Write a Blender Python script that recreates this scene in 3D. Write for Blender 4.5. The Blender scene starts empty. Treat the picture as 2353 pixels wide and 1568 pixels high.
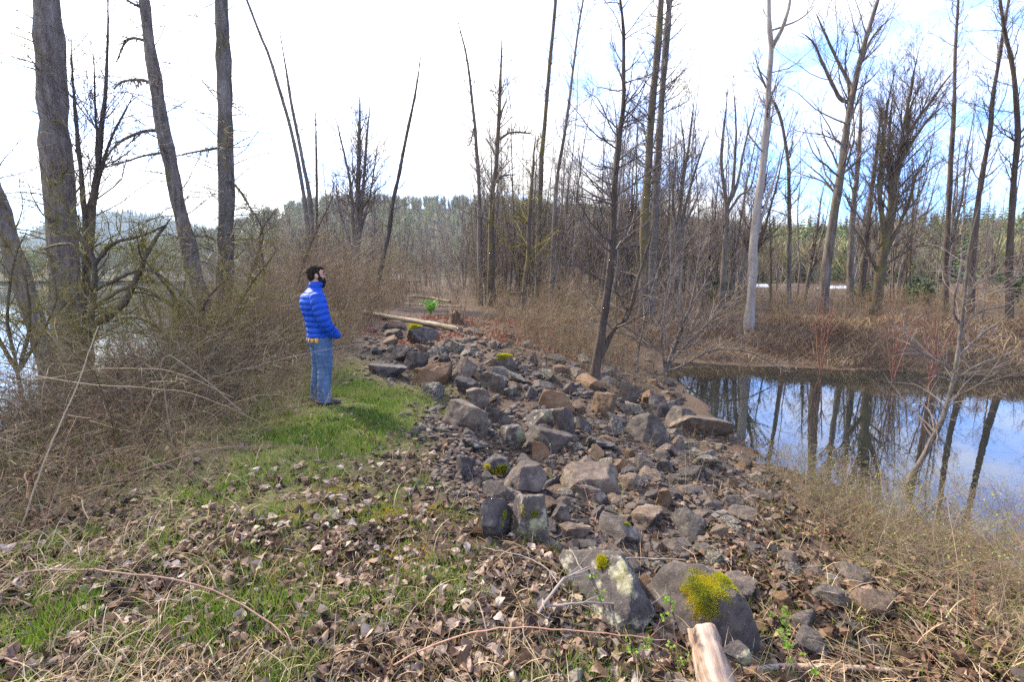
import bpy, bmesh, math, random
import numpy as np
from mathutils import Vector, noise as mnoise

S = bpy.context.scene
COL = S.collection
R = math.radians
# ------------------------------------------------------------------ camera, sky, sun, exposure
F = 1111.0                        # focal length in pixels of a 2353 px wide picture
PITCH = R(7.9)
EYE = np.array([0.0, 0.0, 1.7])
cam = bpy.data.cameras.new('camera')
cam.lens = 17.0; cam.sensor_width = 36.0; cam.clip_start = 0.05; cam.clip_end = 9000
camo = bpy.data.objects.new('camera', cam); COL.objects.link(camo)
camo.location = EYE; camo.rotation_euler = (R(90) - PITCH, 0, 0)
S.camera = camo
S.view_settings.view_transform = 'Standard'; S.view_settings.look = 'None'
S.view_settings.exposure = 1.4; S.view_settings.gamma = 1.0
S.cycles.max_bounces = 6; S.cycles.diffuse_bounces = 3; S.cycles.glossy_bounces = 3
S.cycles.transmission_bounces = 3; S.cycles.transparent_max_bounces = 4; S.cycles.volume_bounces = 0
S.cycles.caustics_reflective = False; S.cycles.caustics_refractive = False
S.cycles.use_denoising = False

SUN_AZ, SUN_EL = R(-48), R(40)    # ahead of the camera, to the left
world = bpy.data.worlds.new('World'); S.world = world; world.use_nodes = True
nt = world.node_tree; N = nt.nodes; Lk = nt.links
for n in list(N): N.remove(n)
def node(tree, t, **kw):
    n = tree.nodes.new(t)
    for k, v in kw.items(): setattr(n, k, v)
    return n
out = node(nt, 'ShaderNodeOutputWorld')
tc = node(nt, 'ShaderNodeTexCoord')
sky = node(nt, 'ShaderNodeTexSky', sky_type='NISHITA', sun_disc=False, sun_elevation=SUN_EL, sun_rotation=SUN_AZ)
sky.ozone_density = 2.0; sky.dust_density = 0.3; sky.air_density = 1.0
bg_sky = node(nt, 'ShaderNodeBackground'); bg_sky.inputs['Strength'].default_value = 0.15
tintn = node(nt, 'ShaderNodeMix', data_type='RGBA', blend_type='MULTIPLY')
tintn.inputs[0].default_value = 1.0
Lk.new(sky.outputs[0], tintn.inputs[6]); tintn.inputs[7].default_value = (0.62, 1.08, 1.95, 1)
Lk.new(tintn.outputs[2], bg_sky.inputs['Color'])
bg_cl = node(nt, 'ShaderNodeBackground'); bg_cl.inputs['Color'].default_value = (1.0, 0.96, 0.90, 1)
mp = node(nt, 'ShaderNodeMapping'); mp.inputs['Scale'].default_value = (1.0, 1.0, 2.2)
Lk.new(tc.outputs['Generated'], mp.inputs['Vector'])
nz = node(nt, 'ShaderNodeTexNoise'); nz.inputs['Scale'].default_value = 3.2
nz.inputs['Detail'].default_value = 8; nz.inputs['Roughness'].default_value = 0.58
Lk.new(mp.outputs[0], nz.inputs['Vector'])
def math_node(tree, op, a, b=None, clamp=False):
    n = node(tree, 'ShaderNodeMath', operation=op); n.use_clamp = clamp
    for i, v in enumerate((a, b)):
        if v is None: continue
        if isinstance(v, (int, float)): n.inputs[i].default_value = v
        else: tree.links.new(v, n.inputs[i])
    return n.outputs[0]
def gap(direction, lo, hi):       # a wide gap in the clouds around one direction of the sky
    d = Vector(direction).normalized()
    v = node(nt, 'ShaderNodeVectorMath', operation='DOT_PRODUCT'); v.inputs[1].default_value = d
    Lk.new(tc.outputs['Generated'], v.inputs[0])
    m = node(nt, 'ShaderNodeMapRange', interpolation_type='SMOOTHSTEP')
    m.inputs[1].default_value = lo; m.inputs[2].default_value = hi
    Lk.new(v.outputs['Value'], m.inputs[0]); return m.outputs[0]
g1 = gap((1.15, 1.0, 0.42), 0.86, 0.985)
g2 = gap((-1.2, 1.0, 0.35), 0.90, 0.99)
g3 = gap((0.3, 0.2, 1.0), 0.70, 0.98)
g4 = gap((0.7, -0.9, 0.6), 0.5, 0.95)
gs = math_node(nt, 'ADD', math_node(nt, 'MULTIPLY', g1, 0.58), math_node(nt, 'MULTIPLY', g2, 0.24))
gs = math_node(nt, 'ADD', gs, math_node(nt, 'MULTIPLY', g3, 0.42))
gs = math_node(nt, 'ADD', gs, math_node(nt, 'MULTIPLY', g4, 0.4))
cl = math_node(nt, 'SUBTRACT', math_node(nt, 'MULTIPLY', nz.outputs['Fac'], 4.2), 1.22)
cl = math_node(nt, 'SUBTRACT', cl, math_node(nt, 'MULTIPLY', gs, 1.35), clamp=True)
# brighter towards the hidden sun
gsun = gap((math.sin(SUN_AZ) * math.cos(SUN_EL), math.cos(SUN_AZ) * math.cos(SUN_EL), math.sin(SUN_EL)), 0.55, 1.0)
Lk.new(math_node(nt, 'ADD', math_node(nt, 'MULTIPLY', gsun, 0.8), 0.84), bg_cl.inputs['Strength'])
mx = node(nt, 'ShaderNodeMixShader')
Lk.new(cl, mx.inputs[0]); Lk.new(bg_sky.outputs[0], mx.inputs[1]); Lk.new(bg_cl.outputs[0], mx.inputs[2])
Lk.new(mx.outputs[0], out.inputs['Surface'])

sun = bpy.data.lights.new('sun', 'SUN'); sun.energy = 4.8; sun.angle = R(4); sun.color = (1.0, 0.90, 0.75)
suno = bpy.data.objects.new('sun', sun); COL.objects.link(suno)
sd = Vector((math.sin(SUN_AZ) * math.cos(SUN_EL), math.cos(SUN_AZ) * math.cos(SUN_EL), math.sin(SUN_EL)))
suno.rotation_euler = sd.to_track_quat('Z', 'Y').to_euler(); suno.location = (-30, 40, 60)

# ------------------------------------------------------------------ layout helpers
CP, SP = math.cos(PITCH), math.sin(PITCH)
def ray(u, v):
    cx, cy = (u - 1176.5) / F, (784 - v) / F
    return np.array([cx, CP + cy * SP, -SP + cy * CP])
def at(u, v, D):                  # the world point D metres ahead that the photograph shows at (u, v)
    d = ray(u, v); return EYE + d * (D / d[1])
def ss(t): t = np.clip(t, 0, 1); return t * t * (3 - 2 * t)
def unit(a): return a / np.maximum(np.linalg.norm(a, axis=-1, keepdims=True), 1e-9)
def vnoise(x, y, seed=0):         # smooth value noise, -1..1
    x = np.asarray(x, float); y = np.asarray(y, float)
    xi, yi = np.floor(x), np.floor(y); fx, fy = ss(x - xi), ss(y - yi)
    def h(a, b):
        n = np.sin(a * 127.1 + b * 311.7 + seed * 74.7) * 43758.5453
        return (n - np.floor(n)) * 2 - 1
    return (h(xi, yi) * (1 - fx) + h(xi + 1, yi) * fx) * (1 - fy) + (h(xi, yi + 1) * (1 - fx) + h(xi + 1, yi + 1) * fx) * fy

POND_Z, RIVER_Z = -1.1, -2.0
POND = np.array([(4.9, 15.0), (4.4, 13.0), (4.25, 11.3), (4.05, 9.4), (3.95, 8.4), (4.1, 6.7), (4.5, 5.5), (5.6, 4.6), (9, 3.6), (14, 3.0), (24, 3.5), (34, 6),
                 (32, 11), (22, 12.3), (16, 12.8), (13.8, 13.0), (12.8, 13.2), (9, 14.1), (6.7, 14.7), (5.6, 15.1)])
def pond_dist(x, y):
    x = np.asarray(x, float); y = np.asarray(y, float)
    best = np.full(x.shape, 1e9); inside = np.zeros(x.shape, bool); n = len(POND)
    for i in range(n):
        ax, ay = POND[i]; bx, by = POND[(i + 1) % n]
        ex, ey = bx - ax, by - ay
        t = np.clip(((x - ax) * ex + (y - ay) * ey) / (ex * ex + ey * ey), 0, 1)
        best = np.minimum(best, np.hypot(x - ax - t * ex, y - ay - t * ey))
        c = ((ay > y) != (by > y)) & (x < (bx - ax) * (y - ay) / (by - ay + 1e-12) + ax)
        inside ^= c
    return np.where(inside, -best, best)
def far_side(x, y):
    mid = np.interp(x, [-5, 4.9, 5.6, 12, 22, 40], [26, 15.6, 13.6, 10, 9, 8.5])
    return ss((y - mid) / 2.0)
def rip_x(y): return np.interp(y, [0, 1.5, 2.6, 3.3, 4, 5.7, 8.6, 13.5, 18], [1.6, 1.0, .29, -.22, -.45, -.9, -2.5, -4.0, -5])
def river_x(y): return np.interp(y, [-60, 0, 8, 16, 26, 50, 80, 265], [-14, -9.0, -9.6, -12, -15.5, -21, -23, -30])
def H(x, y):
    x = np.asarray(x, float); y = np.asarray(y, float)
    d = pond_dist(x, y) + 0.12 * vnoise(x * 1.7, y * 1.7, 3)
    W = 5.2 + (np.interp(x, [9, 13], [5.2, 3.0]) - 5.2) * far_side(x, y)
    z = np.where(d > 0, POND_Z * (1 - ss(d / W)) - 0.0, POND_Z - 0.7 * np.clip(-d / 1.0, 0, 1))
    dr = np.maximum(x - river_x(y), y - 262)
    z = z + np.where(dr > 0, RIVER_Z * (1 - ss(dr / 5.0)), RIVER_Z - 0.8 * np.clip(-dr / 3, 0, 1))
    s = x - rip_x(y)
    near = 1 - ss((y - 11) / 5)
    z = z - 0.22 * np.exp(-((s - 0.9) / 0.65) ** 2) * near
    b = 0.05 * vnoise(x * 0.9, y * 0.9, 1) + 0.03 * vnoise(x * 2.3, y * 2.3, 2) + 0.016 * vnoise(x * 6, y * 6, 5)
    b = b + 0.05 * vnoise(x * 3, y * 3, 8) * ss(s / 0.5) * near
    far = ss((y - 6) / 20); b = b + far * (0.16 * vnoise(x * .35, y * .35, 7))
    b = b * np.where((d < 0.5) | (dr < 0.5), 0.25, 1)
    return z + b
def H1(x, y): return float(H(np.array([x]), np.array([y]))[0])
def hit(u, v):                    # where the line of sight through (u, v) meets the ground
    d = ray(u, v); t = np.concatenate([np.linspace(1.0, 12, 700), np.linspace(12, 90, 1200)])
    P = EYE + t[:, None] * d
    below = P[:, 2] < H(P[:, 0], P[:, 1])
    k = int(np.argmax(below)) if below.any() else len(t) - 1
    return P[k]

# ------------------------------------------------------------------ mesh helpers
class Acc:
    def __init__(s): s.V = []; s.Q = []; s.T = []; s.qt = []; s.tt = []; s.n = 0
    def add(s, V, quads=None, tris=None, qtint=None, ttint=None):
        V = np.asarray(V, np.float32).reshape(-1, 3); s.V.append(V)
        for F_, L, TL, ti in ((quads, s.Q, s.qt, qtint), (tris, s.T, s.tt, ttint)):
            if F_ is None or len(F_) == 0: continue
            F_ = np.asarray(F_, np.int64); L.append(F_ + s.n)
            if ti is None: ti = 0.5
            TL.append(np.broadcast_to(np.asarray(ti, np.float32), (len(F_),)))
        s.n += len(V)
    def tubes(s, P, Rr, sides=4, tint=None, rough=0, rng=None):
        P = np.asarray(P, float); Rr = np.asarray(Rr, float)
        M, n, _ = P.shape
        T = np.empty_like(P); T[:, 1:-1] = P[:, 2:] - P[:, :-2]; T[:, 0] = P[:, 1] - P[:, 0]; T[:, -1] = P[:, -1] - P[:, -2]
        T = unit(T); m = np.abs(unit(T.mean(1)))
        ref = np.where((m[:, 2] > 0.75)[:, None], np.array([1.0, 0, 0]), np.array([0, 0, 1.0]))[:, None, :]
        A = unit(np.cross(T, np.broadcast_to(ref, T.shape))); B = np.cross(T, A)
        a = np.arange(sides) * 2 * np.pi / sides
        rr = Rr[:, :, None]
        if rough: rr = rr * (1 + rough * rng.standard_normal((M, n, sides)))
        V = P[:, :, None, :] + rr[..., None] * (np.cos(a)[:, None] * A[:, :, None, :] + np.sin(a)[:, None] * B[:, :, None, :])
        idx = np.arange(M * n * sides).reshape(M, n, sides)
        i0 = idx[:, :-1, :]; i1 = idx[:, 1:, :]
        Fq = np.stack([i0, np.roll(i0, -1, 2), np.roll(i1, -1, 2), i1], -1).reshape(-1, 4)
        if tint is not None and np.ndim(tint) == 1: tint = np.repeat(tint, (n - 1) * sides)
        s.add(V, quads=Fq, qtint=tint)
    def build(s, name, mat, parent=None, smooth=False):
        me = bpy.data.meshes.new(name)
        V = np.concatenate(s.V); nq = sum(len(q) for q in s.Q); ntr = sum(len(t) for t in s.T)
        loops = np.concatenate([np.concatenate(s.Q).ravel() if nq else np.zeros(0, int), np.concatenate(s.T).ravel() if ntr else np.zeros(0, int)]).astype(np.int32)
        tot = np.concatenate([np.full(nq, 4), np.full(ntr, 3)]).astype(np.int32)
        start = np.concatenate([[0], np.cumsum(tot)[:-1]]).astype(np.int32)
        me.vertices.add(len(V)); me.vertices.foreach_set('co', V.ravel())
        me.loops.add(len(loops)); me.loops.foreach_set('vertex_index', loops)
        me.polygons.add(len(tot)); me.polygons.foreach_set('loop_start', start)
        me.polygons.foreach_set('use_smooth', np.full(len(tot), smooth))
        at_ = me.attributes.new('tint', 'FLOAT', 'FACE')
        at_.data.foreach_set('value', np.concatenate([*s.qt, *s.tt]).astype(np.float32))
        me.update(calc_edges=True); me.validate()
        if mat is not None: me.materials.append(mat)
        o = bpy.data.objects.new(name, me); COL.objects.link(o)
        if parent is not None: o.parent = parent; o.matrix_parent_inverse = parent.matrix_world.inverted() if False else o.matrix_parent_inverse
        return o
def tag(o, label=None, cat=None, group=None, kind=None):
    if label: o['label'] = label
    if cat: o['category'] = cat
    if group: o['group'] = group
    if kind: o['kind'] = kind
    return o
def empty(name, loc=(0, 0, 0), rz=0.0):
    o = bpy.data.objects.new(name, None); COL.objects.link(o); o.empty_display_size = 0.2
    o.location = loc; o.rotation_euler = (0, 0, rz); return o
def copy_tree(o, parent=None):
    c = o.copy(); COL.objects.link(c); c.parent = parent
    for ch in o.children: copy_tree(ch, c)
    return c
def curve(pts, n):                # a smooth line through the points, n samples
    p = np.asarray(pts, float)
    if len(p) == 2: return p[0] + (p[1] - p[0]) * np.linspace(0, 1, n)[:, None]
    q = np.vstack([2 * p[0] - p[1], p, 2 * p[-1] - p[-2]])
    cum = np.concatenate([[0], np.cumsum(np.linalg.norm(np.diff(p, axis=0), axis=1))])
    s = np.linspace(0, cum[-1], n); k = np.clip(np.searchsorted(cum, s, side='right') - 1, 0, len(p) - 2)
    t = ((s - cum[k]) / np.maximum(cum[k + 1] - cum[k], 1e-9))[:, None]
    a, b, c, d = q[k], q[k + 1], q[k + 2], q[k + 3]
    return 0.5 * (2 * b + (c - a) * t + (2 * a - 5 * b + 4 * c - d) * t * t + (3 * b - a - 3 * c + d) * t ** 3)
def spawn(rng, P, Rr, n, t0, t1, L, ang, npts=4, up=0.0, wig=0.12, rk=0.6, tip=0.25, asd=0.2, fall=0.4, rmin=0.0):
    """n branches on each line of P: starts spread over t0..t1, length about L, leaving at ang"""
    M, N_, _ = P.shape
    t = rng.uniform(t0, t1, (M, n)); f = t * (N_ - 1); i = np.minimum(f.astype(int), N_ - 2); fr = (f - i)[..., None]
    m = np.arange(M)[:, None]
    p = P[m, i] * (1 - fr) + P[m, i + 1] * fr
    T = unit(P[m, i + 1] - P[m, i]); r = Rr[m, i] * (1 - fr[..., 0]) + Rr[m, i + 1] * fr[..., 0]
    side = unit(np.cross(T, rng.standard_normal(T.shape)))
    a = (ang + asd * rng.standard_normal((M, n)))[..., None]
    d = np.cos(a) * T + np.sin(a) * side
    Lb = np.broadcast_to(np.asarray(L, float).reshape(-1, 1) if np.ndim(L) else L, (M, n))
    ln = Lb * (1 - fall * (t - t0) / max(t1 - t0, 1e-6)) * rng.uniform(0.55, 1.25, (M, n))
    st = (ln / (npts - 1))[..., None]
    out_ = [p]
    for k in range(npts - 1):
        d = d + wig * rng.standard_normal(d.shape); d[..., 2] += up; d = unit(d); p = p + d * st; out_.append(p)
    C = np.stack(out_, 2).reshape(M * n, npts, 3)
    r0 = np.maximum(r * rk, rmin).reshape(-1, 1)
    return C, r0 * np.linspace(1, tip, npts), ln.reshape(-1)

# ------------------------------------------------------------------ materials
def ramp(tree, cols, fac):
    r_ = node(tree, 'ShaderNodeValToRGB'); e = r_.color_ramp.elements
    while len(e) < len(cols): e.new(0.5)
    for i, c in enumerate(cols):
        e[i].position = i / max(len(cols) - 1, 1); e[i].color = (*c, 1)
    tree.links.new(fac, r_.inputs[0]); return r_.outputs[0]
def new_mat(name):
    m = bpy.data.materials.new(name); m.use_nodes = True
    return m, m.node_tree, m.node_tree.nodes['Principled BSDF'], m.node_tree.nodes['Material Output']
def noise_tex(t, scale, detail=6, rough=0.6, stretch=(1, 1, 1), coord='Object'):
    c = node(t, 'ShaderNodeTexCoord'); m = node(t, 'ShaderNodeMapping'); m.inputs['Scale'].default_value = stretch
    t.links.new(c.outputs[coord], m.inputs['Vector'])
    n = node(t, 'ShaderNodeTexNoise'); n.inputs['Scale'].default_value = scale; n.inputs['Detail'].default_value = detail; n.inputs['Roughness'].default_value = rough
    t.links.new(m.outputs[0], n.inputs['Vector']); return n.outputs['Fac']
def contrast(t, f, lo, hi):
    m = node(t, 'ShaderNodeMapRange'); m.inputs[1].default_value = lo; m.inputs[2].default_value = hi
    t.links.new(f, m.inputs[0]); return m.outputs[0]
def mixc(t, f, a, b, mode='MIX'):
    m = node(t, 'ShaderNodeMix', data_type='RGBA', blend_type=mode)
    for i, v in ((0, f), (6, a), (7, b)):
        if isinstance(v, (int, float)): m.inputs[i].default_value = v
        elif isinstance(v, tuple): m.inputs[i].default_value = (*v, 1)
        else: t.links.new(v, m.inputs[i])
    return m.outputs[2]
def mat_tint(name, cols, rough=0.7, trans=0.0, spec=0.3):
    """colour by the per-piece tint: leaves, blades, twigs"""
    m, t, b, o = new_mat(name)
    a = node(t, 'ShaderNodeAttribute', attribute_name='tint')
    c = ramp(t, cols, a.outputs['Fac'])
    c = mixc(t, 0.35, c, mixc(t, contrast(t, noise_tex(t, 60), .3, .7), (0.6, 0.6, 0.6), (1.4, 1.4, 1.4)), 'MULTIPLY')
    t.links.new(c, b.inputs['Base Color']); b.inputs['Roughness'].default_value = rough; b.inputs['Specular IOR Level'].default_value = spec
    if trans:
        tr = node(t, 'ShaderNodeBsdfTranslucent'); t.links.new(c, tr.inputs['Color'])
        mxs = node(t, 'ShaderNodeMixShader'); mxs.inputs[0].default_value = trans
        t.links.new(b.outputs[0], mxs.inputs[1]); t.links.new(tr.outputs[0], mxs.inputs[2]); t.links.new(mxs.outputs[0], o.inputs['Surface'])
    return m
def mat_bark(name, cols, moss=None, mosslo=.55, mosshi=.68, scale=5.0):
    m, t, b, o = new_mat(name)
    n1 = noise_tex(t, scale, 8, .65, (1, 1, 0.22)); n2 = noise_tex(t, scale * 5, 6, .7, (1, 1, 0.3))
    f = math_node(t, 'ADD', math_node(t, 'MULTIPLY', n1, .6), math_node(t, 'MULTIPLY', n2, .4))
    c = ramp(t, cols, contrast(t, f, .33, .67))
    if moss:
        c = mixc(t, contrast(t, noise_tex(t, 2.3, 6, .65, (1, 1, .5)), mosslo, mosshi), c, moss)
    t.links.new(c, b.inputs['Base Color']); b.inputs['Roughness'].default_value = .88; b.inputs['Specular IOR Level'].default_value = .2
    bp = node(t, 'ShaderNodeBump'); bp.inputs['Strength'].default_value = .9; bp.inputs['Distance'].default_value = .03
    t.links.new(f, bp.inputs['Height']); t.links.new(bp.outputs[0], b.inputs['Normal'])
    return m
M = {}
M['bark_grey'] = mat_bark('bark_grey', [(.035, .028, .023), (.085, .068, .055), (.16, .135, .115), (.24, .21, .185)], (.11, .10, .03), .56, .72)
M['bark_big'] = mat_bark('bark_big', [(.03, .024, .02), (.10, .08, .064), (.19, .155, .13), (.28, .25, .225)], (.12, .115, .02), .60, .74, 9.0)
M['bark_dark'] = mat_bark('bark_dark', [(.022, .016, .013), (.07, .052, .04), (.13, .10, .082)], (.11, .095, .02), .60, .74)
M['bark_moss'] = mat_bark('bark_moss', [(.035, .026, .02), (.09, .068, .05), (.16, .125, .095)], (.125, .105, .015), .47, .68)
M['bark_pale'] = mat_bark('bark_pale', [(.13, .105, .09), (.25, .215, .19), (.38, .345, .315)])
M['twig_grey'] = mat_tint('twig_grey', [(.10, .072, .056), (.18, .135, .105), (.25, .20, .165)])
M['twig_brown'] = mat_tint('twig_brown', [(.075, .052, .040), (.135, .10, .075), (.20, .155, .12)])
M['twig_dark'] = mat_tint('twig_dark', [(.045, .034, .028), (.085, .065, .054), (.14, .11, .09)])
M['twig_moss'] = mat_tint('twig_moss', [(.06, .04, .02), (.14, .11, .025), (.24, .19, .025), (.14, .09, .05)])
M['twig_red'] = mat_tint('twig_red', [(.12, .05, .035), (.20, .09, .06), (.16, .10, .07)])
M['cane'] = mat_tint('cane', [(.042, .025, .017), (.105, .064, .038), (.25, .18, .11), (.11, .095, .02), (.12, .055, .032)])
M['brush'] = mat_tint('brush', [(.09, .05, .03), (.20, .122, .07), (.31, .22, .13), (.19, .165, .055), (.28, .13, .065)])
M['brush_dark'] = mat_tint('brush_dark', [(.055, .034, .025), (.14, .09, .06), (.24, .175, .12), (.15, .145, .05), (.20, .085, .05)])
M['reed'] = mat_tint('reed', [(.34, .26, .15), (.46, .38, .25)])
# ------------------------------------------------------------------ ground, water, hills
def axis(lo, hi, k, n):
    a = np.arcsinh(lo / 2600 * math.sinh(k)) / k; b = np.arcsinh(hi / 2600 * math.sinh(k)) / k
    return np.sinh(np.linspace(a, b, n) * k) / math.sinh(k) * 2600
def grid(xs, ys, zf):
    X, Y = np.meshgrid(xs, ys); Z = zf(X, Y)
    nx, ny = len(xs), len(ys); i = np.arange(nx * ny).reshape(ny, nx)
    Fq = np.stack([i[:-1, :-1], i[:-1, 1:], i[1:, 1:], i[1:, :-1]], -1).reshape(-1, 4)
    return np.stack([X, Y, Z], -1).reshape(-1, 3), Fq
# what covers the ground: (u, v, lush grass, thin grass, straw, leaves, stones)
ZONE = [(560, 890, 1, .2, .1, .1, 0), (640, 880, 1, .2, .1, .1, 0), (700, 950, 1, .2, .1, .15, 0), (800, 900, 1, .2, .1, .2, 0), (850, 930, .9, .3, .1, .2, .1), (600, 960, .8, .4, .3, .2, 0), (500, 890, .9, .3, .3, .1, 0),
        (760, 985, .8, .4, .1, .3, 0), (900, 950, .5, .5, .2, .3, .2), (820, 1010, .4, .6, .2, .5, 0), (900, 870, .1, .2, .2, .4, .5), (680, 820, .1, .1, .1, .5, 0), (700, 1050, .15, .8, .5, .35, 0), (500, 1050, .1, .6, .9, .2, 0),
        (800, 1100, .05, .7, .3, .6, 0), (600, 1150, .1, .7, .8, .4, 0), (720, 1250, .1, .7, .4, .7, 0), (680, 1350, .2, .6, .4, .7, 0), (550, 1420, .1, .5, .6, .8, 0), (830, 1450, .1, .5, .3, .9, 0),
        (250, 1100, 0, .4, 1, .3, 0), (350, 1000, .1, .3, .9, .2, 0), (450, 1000, .1, .5, .9, .2, 0), (200, 1300, .1, .6, .9, .6, 0), (100, 1250, 0, .4, .9, .5, 0), (50, 1450, .05, .5, 1, .6, 0), (300, 1500, .1, .5, .9, .8, 0), (150, 1540, .1, .4, 1, .7, 0),
        (950, 1100, 0, .3, .15, .9, .1), (1000, 1200, 0, .15, .1, 1, 0), (1050, 1300, 0, .1, .1, 1, .1), (900, 1350, 0, .2, .1, 1, 0), (800, 1300, .05, .4, .2, .8, 0), (1000, 1450, 0, .1, .2, 1, 0), (1150, 1500, 0, .2, .1, 1, .2), (1250, 1450, 0, .05, .1, .9, .4),
        (1100, 1400, 0, .1, .1, 1, .1), (700, 1500, .1, .4, .3, 1, 0), (500, 1530, .1, .4, .5, .9, 0), (450, 1250, .1, .5, .6, .7, 0), (1900, 1220, 0, .05, .2, .9, .4), (1850, 1320, 0, 0, .15, 1, .3), (1950, 1420, 0, 0, .2, 1, .2), (1800, 1470, 0, .05, .2, .9, .3), (2050, 1500, 0, .05, .4, .8, .1),
        (2250, 1450, 0, .1, .7, .5, 0), (2200, 1250, 0, .1, .6, .4, 0), (1750, 1100, 0, 0, .2, .7, .8), (1650, 1060, 0, 0, .2, .6, .9), (1850, 1100, 0, .1, .5, .5, .3),
        (1000, 980, .05, .1, .05, .4, .9), (1060, 1080, 0, .1, 0, .5, .9), (1200, 1180, 0, 0, 0, .5, 1), (1350, 1150, 0, 0, 0, .5, 1), (1500, 1130, 0, 0, 0, .5, 1), (1400, 1250, 0, 0, 0, .6, 1), (1500, 1350, 0, 0, 0, .7, .8), (1350, 1000, 0, 0, 0, .5, 1), (1250, 920, 0, 0, 0, .5, 1),
        (1500, 950, 0, 0, .1, .4, 1), (1620, 960, 0, 0, 0, .3, 1), (1450, 880, 0, 0, 0, .3, 1), (1150, 880, 0, 0, 0, .4, 1), (1050, 830, 0, 0, 0, .4, 1), (950, 820, 0, 0, 0, .4, 1), (900, 770, 0, 0, 0, .6, .8), (1150, 790, 0, 0, .1, .7, .6), (1250, 850, 0, 0, .1, .5, .9),
        (1000, 740, 0, 0, .2, .8, .2), (1200, 760, 0, 0, .2, .9, .2), (870, 740, 0, 0, .2, .9, .1), (1100, 710, 0, 0, .4, .6, .1), (950, 690, 0, .1, .3, .5, .3), (1300, 790, 0, 0, .4, .6, .2), (1500, 790, 0, 0, .7, .3, 0), (700, 730, 0, 0, .5, .4, 0), (1000, 660, 0, .1, .6, .3, 0),
        (1560, 905, 0, 0, .1, .4, 1), (1600, 935, 0, 0, .1, .3, 1), (1530, 872, 0, 0, .2, .4, .8), (1660, 985, 0, 0, .1, .3, 1), (1480, 850, 0, 0, .3, .4, .5), (1400, 850, 0, 0, .1, .4, .9), (1320, 830, 0, 0, .2, .5, .5)]
ZP = np.array([[*hit(z[0], z[1])[:2], *z[2:]] for z in ZONE])
def zones_slow(x, y):
    x = np.asarray(x, float); y = np.asarray(y, float)
    sc = 1 / np.maximum(y, 1.5)     # nearer points matter more where the ground is near
    wsum = np.zeros(x.shape); acc = np.zeros((*x.shape, 5))
    jx = x + .12 * y * .25 * vnoise(x * 2.1, y * 2.1, 21); jy = y + .2 * y * .2 * vnoise(x * 1.6, y * 1.6, 22)
    for z in ZP:
        w = 1 / (((jx - z[0]) * sc) ** 2 + ((jy - z[1]) * sc * .8) ** 2 + 4e-4) ** 1.8
        wsum += w; acc += w[..., None] * z[2:]
    return acc / wsum[..., None]
_zu = np.linspace(-1.9, 1.9, 520); _zi = np.linspace(1 / 60, 1 / 1.2, 420)
_ZG = zones_slow(*np.broadcast_arrays(_zu[None, :] / _zi[:, None], 1 / _zi[:, None]))
def zones(x, y):                  # looked up in a table
    x = np.asarray(x, float); y = np.maximum(np.asarray(y, float), .05)
    i = np.clip(((x / y + 1.9) / 3.8 * 519 + .5).astype(int), 0, 519); j = np.clip(((1 / y - 1 / 60) / (1 / 1.2 - 1 / 60) * 419 + .5).astype(int), 0, 419)
    return _ZG[j, i]
xs = axis(-2500, 2500, 8.2, 640); ys = np.concatenate([axis(-60, 0, 8.0, 60)[:-1], axis(0, 2600, 8.0, 430)])
V, Fq = grid(xs, ys, H)
a = Acc(); a.add(V, quads=Fq)
def ground_mat():
    m, t, b, o = new_mat('soil')
    n1 = noise_tex(t, 1.3, 8, .6); n2 = noise_tex(t, 22, 6, .7); n3 = noise_tex(t, 90, 4, .6)
    f = math_node(t, 'ADD', math_node(t, 'MULTIPLY', n2, .6), math_node(t, 'MULTIPLY', n3, .4))
    soil = ramp(t, [(.02, .014, .010), (.058, .039, .027), (.115, .08, .055), (.175, .127, .09)], contrast(t, f, .32, .7))
    g = node(t, 'ShaderNodeAttribute', attribute_name='grassy')
    soil = mixc(t, g.outputs['Fac'], soil, ramp(t, [(.03, .035, .010), (.085, .10, .022), (.16, .16, .04)], contrast(t, f, .3, .7)))
    soil = mixc(t, math_node(t, 'MULTIPLY', contrast(t, n1, .5, .7), .35), soil, (.13, .09, .06))
    t.links.new(soil, b.inputs['Base Color']); b.inputs['Roughness'].default_value = .95; b.inputs['Specular IOR Level'].default_value = .15
    bp = node(t, 'ShaderNodeBump'); bp.inputs['Strength'].default_value = .8; bp.inputs['Distance'].default_value = .03
    t.links.new(f, bp.inputs['Height']); t.links.new(bp.outputs[0], b.inputs['Normal'])
    return m
ground = a.build('ground', ground_mat(), smooth=True); tag(ground, kind='structure')
gz = zones(V[:, 0], V[:, 1]); gr_ = np.clip(gz[:, 0] * .9 + gz[:, 1] * .7 - .1, 0, 1) * (V[:, 1] < 14) * (V[:, 1] > 0)
at_ = ground.data.attributes.new('grassy', 'FLOAT', 'POINT'); at_.data.foreach_set('value', gr_.astype(np.float32))

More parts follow.
